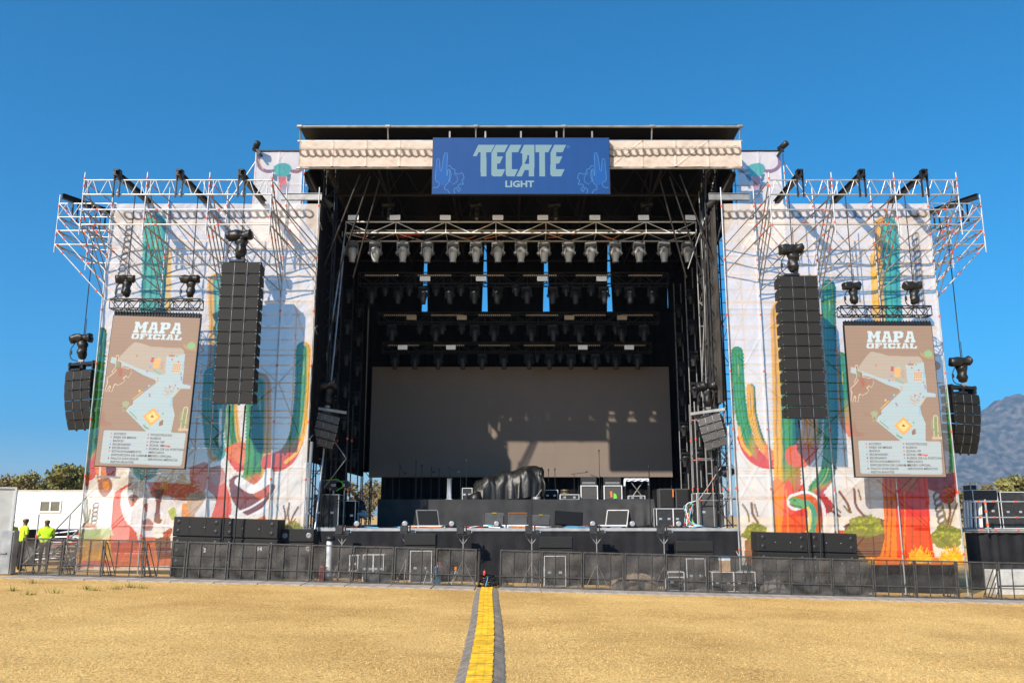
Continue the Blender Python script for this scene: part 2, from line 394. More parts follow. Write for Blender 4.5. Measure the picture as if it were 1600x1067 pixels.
# ================================================================ printed art
def smooth_path(pts, n=8):
    P = [np.array(p, float) for p in pts]
    if len(P) < 3: return np.array(P)
    P = [2*P[0]-P[1]]+P+[2*P[-1]-P[-2]]; out = []
    for i in range(1, len(P)-2):
        for k in range(n):
            t = k/n; a, b, c, d = P[i-1], P[i], P[i+1], P[i+2]
            out.append(.5*((2*b)+(-a+c)*t+(2*a-5*b+4*c-d)*t*t+(-a+3*b-3*c+d)*t**3))
    out.append(P[-2]); return np.array(out)
def lin(c):                                                   # 0-255 sRGB -> linear
    c = np.array(c, float)/255
    return np.where(c <= .04045, c/12.92, ((c+.055)/1.055)**2.4)
class Art:
    def __init__(s, x0, x1, z0, z1, res, base, conv):
        s.nx = int((x1-x0)/res)+1; s.nz = int((z1-z0)/res)+1
        s.x = np.linspace(x0, x1, s.nx); s.z = np.linspace(z0, z1, s.nz)
        s.X, s.Z = np.meshgrid(s.x, s.z); s.C = np.tile(np.array(base, float), (s.nz, s.nx, 1)); s.conv = conv
        s.unit = abs(conv(801,600)[0]-conv(800,600)[0]) if conv else 1
    def win(s, P, pad=0):
        x0, z0 = P.min(0)-pad; x1, z1 = P.max(0)+pad
        i0, i1 = np.searchsorted(s.x, [x0, x1]); j0, j1 = np.searchsorted(s.z, [z0, z1])
        return slice(max(0, j0-1), j1+1), slice(max(0, i0-1), i1+1)
    def T(s, pts): return np.array([s.conv(*p) for p in pts], float)
    def paint(s, w, mask, col, al=1.):
        c = s.C[w]; a = mask[..., None]*al
        s.C[w] = c*(1-a)+np.asarray(col)*a
    def poly(s, pts, col, al=1., smooth=False, rag=0., seed=0):
        P = s.T(pts)
        if smooth: P = smooth_path(list(P)+[P[0]], 5)
        w = s.win(P, rag); X, Z = s.X[w], s.Z[w]
        if X.size == 0: return
        if rag:
            X = X+rag*2*(fbm(X*6, Z*6, 3, seed+3)-.45); Z = Z+rag*2*(fbm(X*6+31, Z*6, 3, seed+5)-.45)
        ins = np.zeros(X.shape, bool); n = len(P)
        for i in range(n):
            a, b = P[i], P[(i+1) % n]
            if a[1] == b[1]: continue
            c = ((a[1] > Z) != (b[1] > Z)) & (X < (b[0]-a[0])*(Z-a[1])/(b[1]-a[1])+a[0]); ins ^= c
        s.paint(w, ins.astype(float), lin(col) if not callable(col) else col(X, Z), al)
    def field(s, pts, wpx, smooth=True):
        P = s.T(pts)
        if smooth: P = smooth_path(P)
        hw = wpx*s.unit/2; w = s.win(P, hw*1.2); X, Z = s.X[w], s.Z[w]
        D = np.full(X.shape, 1e9); U = np.zeros(X.shape); Tt = np.zeros(X.shape); L = np.concatenate([[0], np.cumsum(np.linalg.norm(np.diff(P, axis=0), axis=1))])
        for i in range(len(P)-1):
            a, b = P[i], P[i+1]; d = b-a; l = np.hypot(*d)
            if l < 1e-9: continue
            tt = np.clip(((X-a[0])*d[0]+(Z-a[1])*d[1])/l/l, 0, 1)
            ex, ez = X-a[0]-tt*d[0], Z-a[1]-tt*d[1]; D2 = np.hypot(ex, ez); k = D2 < D
            D[k] = D2[k]; U[k] = (np.sign(d[0]*ez-d[1]*ex)*D2)[k]; Tt[k] = (L[i]+tt*l)[k]
        return w, D/hw, U/hw, Tt/max(L[-1], 1e-6), Tt
    def stroke(s, pts, wpx, col, al=1., smooth=True):
        w, D, U, T_, _ = s.field(pts, wpx, smooth)
        if D.size: s.paint(w, np.clip((1-D)*wpx*s.unit/2/.012+.5, 0, 1), lin(col), al)
    def limb(s, pts, wpx, left, mid, right, end, t0=.8, spines=True, stripes=4):
        """a cactus limb: lengthwise ribs, three printed tones from side to side, red towards its root"""
        w, D, U, T_, Ta = s.field(pts, wpx*1.12)
        if D.size == 0: return
        D = D*1.12; U = U*1.12
        if spines: D = D+.10*(np.abs((Ta/.13) % 1-.5)*2)*(np.abs(U) > .8)
        c = np.zeros(D.shape+(3,)); L_, Md, R_, E = lin(left), lin(mid), lin(right), lin(end)
        u = U+.12*(fbm(Ta*1.4, U*2.+7, 3, 9)-.5)*2
        a = np.clip((u+.42)/.16, 0, 1)[..., None]; b = np.clip((u-.30)/.2, 0, 1)[..., None]
        c = L_*(1-a)+Md*a; c = c*(1-b)+R_*b
        for k in range(stripes):
            uc = -.9+1.8*(k+.5)/stripes; m = np.clip(1-np.abs(u-uc)/.10, 0, 1)[..., None]*.85
            c = c*(1-m)+c*.30*m
        m = (np.clip(1-np.abs(u-.02)/.07, 0, 1)*(fbm(Ta*.9+5, U*0, 2, 4) > .42))[..., None]*.9; c = c*(1-m)+lin((225,190,60))*m
        if t0 < 1:
            e = np.clip((T_+.06*u-t0)/(1-t0)*2.0, 0, 1)[..., None]; mid2 = lin((245,170,30))
            e1 = np.clip(e*2, 0, 1); e2 = np.clip(e*2-1, 0, 1)
            c = c*(1-e1)+(mid2*.45+c*.55)*e1; c = c*(1-e2)+E*e2
            for k in range(stripes):
                uc = -.8+1.6*(k+.5)/stripes; m = np.clip(1-np.abs(u-uc)/.05, 0, 1)[..., None]*.4*e2; c = c*(1-m)+c*.4*m
        s.paint(w, (D < 1).astype(float), c)
    def chain(s, a, b, npx, wpx, col=(120,112,106)):             # a twisted rope
        a = np.array(a, float); b = np.array(b, float); n = int(np.hypot(*(b-a))/npx); d = (b-a)/n; nn = np.array([-d[1], d[0]])/npx
        for k in range(n):
            p = a+d*(k+.5); E = [p+d*.62*math.cos(t)+nn*wpx*.42*(math.sin(t)+.35*math.cos(t)) for t in [i*math.pi/5 for i in range(11)]]
            s.stroke(E, wpx*.30, col, .95); s.stroke([q+nn*wpx*.06 for q in E[1:5]], wpx*.14, (70,66,66), .7); s.stroke([q-nn*wpx*.04 for q in E[6:9]], wpx*.12, (205,198,190), .7)
    def mesh(s, name, yfun, m, parent=None, off=(0,0,0), boost=1):
        Yv = yfun(s.X, s.Z) if callable(yfun) else np.full(s.X.shape, yfun)
        V = np.stack([s.X.ravel(), Yv.ravel(), s.Z.ravel()], 1)-np.array(off)
        o = np_mesh(name, V, grid_faces(s.nx, s.nz), m, parent)
        ca = o.data.color_attributes.new('print', 'FLOAT_COLOR', 'POINT')
        if boost != 1: l = s.C.mean(2, keepdims=True); s.C = np.clip(l+(s.C-l)*boost, .004, 1)*np.where(s.C.min(2, keepdims=True) < .5, .74, 1)
        A = np.ones((s.nx*s.nz, 4), np.float32); A[:, 3] = np.where(s.C.min(2) < .42, .80, .60).ravel(); A[:, :3] = s.C.reshape(-1, 3); ca.data.foreach_set('color', A.ravel())
        return o
YB = 30.0
conv30 = lambda px, py: tuple(at(px, py, YB)[k] for k in (0, 2))
WHITE = lin((226,213,202))
G1, G2, G3, YL, RD, OR_ = (82,152,76), (64,138,74), (46,100,68), (240,180,40), (216,72,34), (236,125,32)
TEAL1, TEAL2 = (95,185,165), (80,165,160)
def folds(x, z, seams, x0, x1, z0, z1):
    """billowing of a scrim tied to its scaffold"""
    y = .07*(fbm(x*.8+3, z*.5, 4, 41)-.5)+.07*(fbm(x*2.2+z*2, z*1.3-x*.7, 4, 51)-.5)
    y = y+.010*np.sin((x*1.6+z*2.6)*2+3*fbm(x*.7, z*.7, 3, 61))*fbm(x*.5+9, z*.5, 2, 71)
    for sx in seams: y = y-.028*np.exp(-((x-sx)/.05)**2)
    for zz in np.arange(z0+1.0, z1, 2.0): y = y-.014*np.exp(-((z-zz)/.028)**2)
    for k, zz in enumerate(np.arange(z0, z1, 2.0)):            # diagonal braces pressing from behind
        for i in range(len(seams)-1):
            xa, xb = (seams[i], seams[i+1]) if (i+k) % 2 else (seams[i+1], seams[i])
            tt = (z-zz)/2.0; xl = xa+(xb-xa)*tt
            y = y-.012*np.exp(-((x-xl)/.03)**2)*((tt > 0) & (tt < 1))
    return y
scrim = vmat('printed scrim', .85, .1, 0., True)
XC = .3
BD = [15.1, 13.0, 10.84, 8.66, 7.45]                        # scaffold lines, metres from the stage axis
def tufts(A, x0, x1, yb, h, col, n, seed):
    r = random.Random(seed); cx = (x0+x1)/2
    for k in range(n):
        a = r.uniform(-1.25, 1.25); l = h*r.uniform(.6, 1.05)
        bx = cx+r.uniform(-.3, .3)*(x1-x0); e = (cx+math.sin(a)*(x1-x0)*.52, yb-math.cos(a)*l)
        A.poly([(bx-3, yb), (bx+3, yb), e], (250,190+r.randint(-30,20),20+r.randint(0,30)))
def bush(A, cx, cy, w, h, seed, base=(135,140,70)):
    r = random.Random(seed)
    A.poly([(cx+math.cos(t)*w*.52*(.9+.15*math.sin(t*5+seed)), cy+h*.12-math.sin(t)*h*(.55 if math.sin(t) > 0 else .3)) for t in [i*.31 for i in range(20)]], (128,132,62), 1, True, .04)
    for k in range(60):
        a = r.random()*6.28; q = r.random()**.5
        x, y = cx+math.cos(a)*w*.42*q, cy-abs(math.sin(a))*h*.7*q+h*.2
        s = r.uniform(.05,.11)*w*.5; c = r.choice([(150,155,75),(178,180,60),(120,125,60),(165,165,70)])
        A.poly([(x+math.cos(t)*s*r.uniform(.7,1.1), y+math.sin(t)*s*.7) for t in [i*.63 for i in range(10)]], c, 1, True)
def branch(A, pts, w, col=(125,100,62)):
    A.stroke(pts, w, col)
# ---------------------------------------------------------------- right mural
A = Art(7.75, 15.42, 0.62, 13.6, .03, WHITE, conv30)
A.chain((1128,336), (1446,333), 12, 13)
A.limb([(1384,356),(1386,430),(1392,520),(1404,640),(1415,742),(1424,885)], 44, YL, TEAL1, TEAL2, RD, 1)
A.stroke([(1364,400),(1368,500)], 9, (238,190,70))
A.chain((1430,365), (1440,480), 9, 11); A.chain((1463,770), (1474,826), 9, 12)
A.limb([(1486,540),(1490,640),(1494,730),(1480,775)], 24, G1, G1, G3, (190,50,45), .78)
A.limb([(1314,560),(1318,640),(1336,676),(1372,684)], 24, YL, G1, G2, OR_, .42)
A.limb([(1295,447),(1296,560),(1298,680),(1292,740),(1274,768),(1290,790)], 24, G1, G2, G3, (190,60,50), .88)
A.limb([(1152,550),(1155,620),(1166,680),(1186,716),(1222,720)], 21, G1, G1, G2, RD, .66)
A.stroke([(1156,684),(1166,708),(1184,724),(1206,728),(1222,726)], 9, RD); A.stroke([(1154,668),(1160,694),(1172,710)], 5, YL)
A.limb([(1173,606),(1176,650),(1188,690),(1204,712)], 15, YL, YL, (95,120,70), OR_, .8)
A.limb([(1224,488),(1226,560),(1228,640),(1230,740),(1232,880)], 44, YL, G1, G3, RD, .58)
A.poly([(1207,752),(1214,745),(1224,756),(1232,748),(1244,772),(1256,752),(1262,800),(1260,880),(1210,880)], (235,85,45))
A.poly([(1207,752),(1214,745),(1226,756),(1224,800),(1216,880),(1210,880)], (245,140,35))
for x in (1214,1228,1250): A.stroke([(x,765),(x+3,820),(x+2,880)], 2.2, (250,160,45) if x != 1250 else (170,50,40), .8)
A.poly([(1236,712),(1240,702),(1252,704),(1264,696),(1276,706),(1270,722),(1256,730),(1244,728)], (226,100,40), 1, True)
A.limb([(1269,640),(1268,676),(1258,704),(1243,712)], 34, (244,178,45), (250,186,48), (118,140,62), (226,100,40), .45)
for pts, w in (([(1242,784),(1262,780),(1277,796),(1276,826),(1262,850)], 25), ([(1306,832),(1322,828),(1336,846),(1340,872)], 18)):
    A.stroke(pts, w, (236,230,226))
A.stroke([(1242,784),(1262,780),(1276,796),(1275,826),(1262,850)], 17, (222,104,44)); A.stroke([(1244,786),(1262,786),(1272,800),(1270,826),(1258,850)], 8, (90,165,130))
A.stroke([(1262,792),(1266,810),(1262,828),(1252,846)], 4, (240,215,120)); A.poly([(1232,780),(1240,776),(1252,780),(1262,788),(1256,794),(1240,792)], (110,170,100), 1, True)
A.stroke([(1234,788),(1252,792)], 1.6, (90,60,40)); A.poly([(1239,781),(1243,780),(1243,783)], (30,25,20))
A.stroke([(1308,834),(1322,834),(1332,848),(1336,872)], 10, (225,80,50))
A.poly([(1318,822),(1345,806),(1382,812),(1384,868),(1342,872),(1326,850)], (112,70,60), 1, False, .05)
bush(A, 1352, 822, 66, 40, 3); bush(A, 1180, 832, 44, 34, 4); bush(A, 1478, 838, 52, 46, 5)
A.poly([(1162,845),(1196,840),(1204,885),(1166,885)], (150,100,75), 1, False, .05)
for p, w in (([(1312,768),(1324,786),(1329,800)],4),([(1319,790),(1327,800)],3),([(1334,764),(1338,790),(1350,806)],4),([(1341,765),(1345,780)],3),([(1294,794),(1312,806)],4),
             ([(1300,788),(1314,800)],3),([(1160,788),(1168,800),(1170,814)],3),([(1174,786),(1176,802),(1184,816)],4),([(1179,788),(1184,806)],3),([(1482,776),(1484,800),(1480,822)],4),([(1496,786),(1488,806),(1484,824)],3),([(1473,792),(1480,822)],3)):
    branch(A, p, w, (128,84,62) if w == 4 else (135,118,70))
A.poly([(1378,742),(1400,742),(1402,880),(1372,884),(1382,840)], (245,130,35)); A.poly([(1398,742),(1450,742),(1454,830),(1462,880),(1402,882)], (232,72,42))
for k, x in enumerate((1384,1391,1412,1424,1436)): A.stroke([(x,745),(x+2,800),(x-2+k,876)], 2, (165,45,30) if k != 2 else (248,150,50), .75)
A.poly([(1404,742),(1440,742),(1428,768),(1408,766)], (190,110,80)); A.poly([(1448,742),(1496,738),(1496,752),(1468,770),(1450,764)], (150,45,42))
A.poly([(1335,876),(1372,868),(1420,874),(1470,870),(1514,878),(1514,889),(1440,892),(1360,890)], (240,120,45), 1, False, .06)
A.poly([(1402,882),(1440,878),(1470,888),(1514,880),(1514,892),(1420,892)], (205,70,45), 1, False, .05)
tufts(A, 1414, 1462, 880, 30, None, 60, 1); tufts(A, 1464, 1512, 880, 32, None, 60, 2); tufts(A, 1340, 1372, 884, 18, None, 30, 3)
seamsR = [XC+d for d in BD[::-1]]
fR = lambda x, z: YB+folds(x, z, seamsR, 7.75, 15.4, .6, 13.6)
o = A.mesh('mural_banner', fR, scrim, boost=1.12)
tag(o, 'white mesh banner printed with cacti, a snake and orange trunks, covering the right tower', 'banner', 'printed mesh banners')
# ---------------------------------------------------------------- left mural
A = Art(-14.88, -7.12, .45, 13.6, .03, WHITE, conv30)
A.chain((196,337), (488,334), 12, 13); A.chain((204,350), (184,470), 9, 11)
A.limb([(242,352),(241,430),(236,520),(232,640),(228,730)], 42, TEAL1, TEAL1, TEAL2, RD, 1)
A.stroke([(264,395),(262,500)], 9, (238,195,90))
A.limb([(158,520),(152,600),(143,690),(140,740)], 20, G2, G1, G3, RD, .86)
A.poly([(130,712),(138,704),(142,740),(138,760),(128,756)], (225,80,55)); A.poly([(132,700),(137,706),(141,742),(131,742)], G2)
A.limb([(338,440),(340,520),(336,600),(334,660),(338,706)], 30, YL, TEAL1, TEAL2, RD, 1)
A.limb([(330,585),(328,640),(332,690)], 26, G1, G1, G3, RD, 1); A.stroke([(345,640),(344,695)], 4, (235,225,215))
A.limb([(362,600),(360,650),(368,700),(388,724)], 26, (140,170,120), G2, YL, RD, .72)
A.poly([(350,700),(378,690),(398,706),(392,732),(366,732)], (238,120,45), 1, True); A.poly([(352,712),(372,724),(392,728),(370,736)], (222,80,50), 1, True)
for k in range(4): A.stroke([(374+k*5,697+k*2),(386+k*3,706+k*3),(390,716+k*3)], 1.6, (190,80,30))
A.limb([(404,600),(404,680),(402,730),(394,766)], 42, G1, G2, YL, OR_, .82)
A.poly([(390,640),(394,632),(402,634),(406,646),(412,700),(396,700)], (30,90,72), 1, True)
A.limb([(474,545),(472,620),(464,680),(446,712),(420,722)], 26, G2, G1, YL, RD, .68)
A.stroke([(470,690),(458,716),(440,730),(418,732)], 9, RD); A.stroke([(474,680),(464,706),(446,722)], 5, YL)
A.poly([(376,740),(390,756),(404,748),(418,756),(400,770),(384,768)], (90,160,100)); A.poly([(388,752),(402,738),(410,750),(404,770),(392,764)], (215,110,50))
A.poly([(316,735),(336,732),(352,752),(362,790),(356,812),(330,812),(338,780),(322,762)], (228,90,62), 1, True)
A.poly([(330,730),(345,728),(354,748),(344,758),(330,752)], (205,140,130), 1, True)
A.poly([(358,750),(372,742),(392,762),(424,756),(430,762),(412,790),(396,806),(378,800),(362,780)], (128,66,64), 1, True)
A.stroke([(374,752),(396,764),(414,752),(420,738)], 14, (234,226,222)); A.poly([(395,772),(424,758),(410,780)], (215,95,60), 1, True)
A.stroke([(372,800),(392,792),(414,778)], 3, (236,228,224)); A.stroke([(360,806),(384,808),(420,790)], 4, (236,228,224))
A.poly([(400,812),(414,804),(416,812)], (235,110,50))
bush(A, 458, 824, 34, 22, 7, (178,190,60))
for p, w in (([(443,790),(446,806),(444,818)],3),([(452,786),(450,802),(452,816)],3),([(466,792),(458,806),(454,818)],3),([(462,810),(456,818)],2)): branch(A, p, w, (120,90,58))
A.poly([(148,726),(166,726),(166,748),(154,760)], (240,130,50)); A.poly([(166,726),(183,726),(181,744),(166,748)], (120,40,35)); A.stroke([(157,726),(155,748)], 2, (240,220,200))
A.stroke([(152,746),(160,744),(188,746)], 3, (150,150,150)); A.poly([(152,750),(170,746),(176,760),(166,776),(156,770)], (170,110,90), 1, True); A.poly([(160,752),(170,752),(172,764),(162,766)], (225,140,60))
A.poly([(180,768),(204,754),(205,758),(192,766),(188,786),(196,812),(214,836),(178,836),(176,800)], (226,92,66), 1, True)
A.poly([(226,752),(310,758),(312,772),(290,782),(258,774),(240,776),(224,770)], (232,105,70), 1, True); A.poly([(250,752),(262,752),(262,766),(248,764)], (245,150,60))
A.poly([(192,786),(205,768),(228,752),(240,780),(262,774),(274,790),(270,836),(222,838),(204,812)], (236,226,222), 1, True)
A.poly([(199,778),(206,772),(216,776),(212,784),(204,792)], (190,120,95), 1, True); A.poly([(202,780),(208,776),(210,784)], (60,40,40)); A.poly([(202,790),(208,782),(210,790)], (225,100,60))
A.poly([(240,766),(256,764),(252,780),(250,806),(254,812),(248,818),(240,812),(244,790)], (140,88,80), 1, True)
A.poly([(225,788),(231,786),(231,798),(228,799)], (225,90,60), 1, True); A.poly([(222,814),(232,810),(240,818),(236,828),(226,828)], (190,130,115), 1, True); A.poly([(254,832),(268,824),(266,838),(256,840)], (190,80,60), 1, True)
A.poly([(284,786),(300,784),(306,812),(282,812)], (238,150,60)); A.poly([(290,776),(312,764),(322,776),(300,806)], (200,170,140), 1, True)
A.poly([(296,730),(322,722),(330,740),(318,768),(300,764)], (236,120,75), 1, True); A.poly([(262,798),(272,792),(276,806),(268,812)], (190,195,90), 1, True)
for p in ([(128,790),(132,806),(134,822)],[(137,780),(136,806),(134,822)],[(141,796),(137,818)]): branch(A, p, 2.6, (120,130,80))
A.chain((151,786), (146,820), 6, 8); A.poly([(130,816),(150,818),(152,826),(128,824)], (215,130,70), .7)
A.poly([(122,828),(170,824),(178,836),(180,850),(120,852)], (190,200,140), 1, False, .05)
A.poly([(120,850),(200,842),(216,852),(214,876),(120,878)], (225,160,50), 1, False, .05); A.poly([(124,842),(176,838),(200,850),(190,880),(122,880)], (240,170,60), .5, True)
A.poly([(172,836),(214,836),(224,878),(176,878)], (222,100,70)); A.poly([(218,838),(242,838),(250,878),(214,880)], (228,110,60)); A.poly([(242,840),(266,838),(270,880),(246,880)], (120,60,55))
A.poly([(120,876),(300,872),(300,884),(120,886)], (225,110,75), 1, False, .05)
seamsL = [XC-d for d in BD]
fL = lambda x, z: YB+folds(-x+2, z, [-q+2 for q in seamsL], 0, 0, .9, 13.6)
o = A.mesh('mural_banner', fL, scrim, boost=.95)
tag(o, 'white mesh banner printed with cacti, cattle and red ribbons, covering the left tower', 'banner', 'printed mesh banners')
# ---------------------------------------------------------------- upper banners with a longhorn skull
for sg in (-1, 1):
    YU = 31.6; cU = lambda px, py: tuple(at(px, py, YU)[k] for k in (0, 2))
    xa, xb = (xof(397,280,YU), xof(472,280,YU)) if sg < 0 else (xof(1153,280,YU), xof(1221,280,YU))
    A = Art(xa, xb, 12.4, zof(238, YU), .03, WHITE, cU)
    c = 441 if sg < 0 else 1181; y0 = 264
    A.stroke([(c-8,y0+2),(c-24,y0+4),(c-36,y0-4),(c-37,y0-20)], 6, (140,84,70)); A.stroke([(c+8,y0+2),(c+24,y0+4),(c+36,y0-4),(c+36,y0-20)], 6, (150,84,70))
    A.stroke([(c-30,y0+1),(c-37,y0-14)], 2, (225,180,80), .8)
    A.poly([(c-14,y0-4),(c-4,y0-8),(c+8,y0-8),(c+14,y0-2),(c+10,y0+10),(c,y0+14),(c-10,y0+10)], (92,160,132), 1, True)
    A.poly([(c-16,y0+8),(c-8,y0+10),(c-8,y0+20),(c-14,y0+16)], (90,100,95), 1, True); A.poly([(c+8,y0+10),(c+14,y0+8),(c+12,y0+18),(c+8,y0+20)], (90,100,95), 1, True)
    A.poly([(c-6,y0+12),(c+6,y0+12),(c+7,y0+32),(c-3,y0+34)], (215,92,46)); A.poly([(c-2,y0+26),(c+12,y0+22),(c+6,y0+44),(c-2,y0+42)], (165,150,150), .8, True)
    o = A.mesh('skull_banner', lambda x, z: YU+folds(x, z, [xa, (xa+xb)/2, xb], 0, 0, 12, 17), see_through(vmat('skull scrim', .85, .1), .6))
    tag(o, 'pale mesh banner with a longhorn skull rising beside the roof above the %s tower' % ('left' if sg < 0 else 'right'), 'banner', 'skull banners above the towers')
# ---------------------------------------------------------------- cream fascia with a rope
for sg in (-1, 1):
    xa, xb = (-8.0, -2.96) if sg < 0 else (3.66, 8.62); YF = 30.0; cF = lambda px, py: tuple(at(px, py, YF)[k] for k in (0, 2))
    z0, z1 = 15.06, 16.1; A = Art(xa, xb, z0, z1, .03, lin((196,180,167)), cF)
    a, b = (470, 677) if sg < 0 else (950, 1156); A.chain((a, 239), (b, 239 if sg < 0 else 236), 11, 13, (112,100,90))
    def ff(x, z, xa=xa, xb=xb):
        y = YF+.10*(fbm(x*1.2, z*1.2, 4, 81)-.5)+.06*(fbm(x*4+z*3, z*3-x, 4, 91)-.5); n = 5
        for k in range(n):
            q = xa+(xb-xa)*k/(n-1); y = y-.03*np.exp(-((x-q)/.03)**2)
            tt = (z1-z)/(z1-z0)
            if k < n-1: y = y-.03*np.exp(-((x-(q+(xb-xa)/(n-1)*(tt if sg < 0 or k % 2 else 1-tt)))/.035)**2)
        return y
    fm = vmat('fascia cloth', .85, .1)
    o = A.mesh('fascia_banner', ff, fm)
    tag(o, 'cream cloth fascia with a printed rope along the roof edge, %s of the blue sign' % ('left' if sg < 0 else 'right'), 'banner', 'rope fascia banners')
# ================================================================ lettering helper
def text_into(mb, s, size, org, right=Vector((1,0,0)), up=Vector((0,0,1)), mi=0, align='LEFT', bold=0., sx=1.):
    cu = bpy.data.curves.new('t', 'FONT'); cu.body = s; cu.size = size; cu.align_x = align; cu.resolution_u = 2; cu.offset = bold
    o = bpy.data.objects.new('t', cu); COL.objects.link(o)
    me = o.to_mesh(); V = [Vector(org)+right*(v.co.x*sx)+up*v.co.y for v in me.vertices]
    mb.add(V, [tuple(p.vertices) for p in me.polygons], mi); o.to_mesh_clear(); bpy.data.objects.remove(o); bpy.data.curves.remove(cu)
# ================================================================ blue sign over the stage
YS = 29.75
SG = thing('led_sign', 'wide blue screen with pale beer lettering and cactus outlines, hung on the roof edge', 'sign', (XC, YS, 13.9))
cS = lambda px, py: tuple(at(px, py, YS)[k] for k in (0, 2))
cL = lambda cx, cy: cS(660+cx/5.3333, 200+cy/5.3333)
x0, x1 = xof(677,216,YS), xof(951,216,YS); z0, z1 = zof(303,YS), zof(216,YS)
A = Art(x0, x1, z0, z1, .014, lin((30,72,132)), cL)
A.C = A.C*(.80+.14*fbm(A.X*.5, A.Z*.8, 3, 15)[..., None])
A.C *= (1-.07*((np.floor(A.X/.25) % 2)*(fbm(np.floor(A.X/.5)*3.1, np.floor(A.Z/.5)*2.7, 1, 8)))[..., None])
LT = (108,136,146)
for P in ([(465,143),(603,143),(572,203),(533,203),(533,405),(485,405),(485,203),(468,203),(452,236),(420,236)],
          [(612,143),(714,143),(684,203),(623,203),(623,240),(672,240),(645,297),(623,297),(623,345),(690,345),(662,405),(588,405),(575,390),(575,212)],
          [(732,143),(826,143),(797,203),(745,203),(745,345),(796,345),(768,405),(708,405),(695,390),(695,212)],
          [(846,143),(932,143),(932,405),(887,405),(887,352),(852,352),(828,405),(782,405),(832,305),(832,212),(815,212)],
          [(943,143),(1080,143),(1050,203),(1022,203),(1022,405),(975,405),(975,203),(943,203)],
          [(1098,143),(1198,143),(1168,203),(1114,203),(1114,240),(1166,240),(1138,297),(1114,297),(1114,345),(1185,345),(1156,405),(1080,405),(1067,390),(1067,208)]):
    A.poly(P, LT)
A.poly([(872,226),(888,226),(888,300),(850,300),(872,252)], (27,66,124))
for m in (False, True):
    f = (lambda p: [(1640-x, y) for x, y in p]) if m else (lambda p: p)
    for p, w in (([(90,500),(130,492),(140,462),(112,440),(108,400),(118,300),(120,268),(132,258),(142,270),(148,350),(160,355),(168,300),(178,240),(190,210),(204,212),(208,240),(204,330),(204,400),(214,350),(222,345),(228,360),(226,420),(212,460),(190,480),(186,510),(210,520),(226,545)],5),
                 ([(214,320),(232,316),(246,340),(262,342),(272,356),(270,372),(300,386),(326,376),(340,392),(346,420),(330,440),(340,470),(310,470),(296,490),(318,510),(300,530),(284,500),(262,520),(270,545)],5),
                 ([(232,350),(240,400),(226,440),(240,450)],4), ([(262,380),(290,410),(286,450),(250,470)],4)):
        A.stroke(f(p), w, (72,122,176), .8)
    A.poly(f([(112,300),(140,290),(146,360),(164,356),(186,220),(204,222),(202,420),(224,350),(222,430),(180,480),(140,470),(112,430)]), (28,90,165), .45)
A.stroke([(1206,160),(1214,148),(1224,158),(1214,168),(1206,160)], 3, (80,120,160))
vs = vmat('lit blue screen', .45, .2, .04)
A.mesh('screen_face', YS, vs, SG, (XC, YS, 13.9))
mb = MB(); mb.bbox((x0-.02, YS+.006, z0-.02), (x1+.02, YS+.14, z1+.02)); obj('cabinet', mb, M['blackmetal'], SG)
mb = MB(); text_into(mb, 'LIGHT', .34, Vector((*cL(688,493),0)).xzy+Vector((0,YS-.006,0)), bold=.012, sx=1.12)
obj('lettering', mb, mat('pale blue lettering', (.17,.28,.32), .4, 0, .03), SG)
mb = MB()
for k in range(5): xx = x0+.6+k*(x1-x0-1.2)/4; mb.bbox((xx-.03, YS+.16, z1-.3), (xx+.03, YS+.22, z1+.35))
obj('hanger', mb, M['steel_dark'], SG)
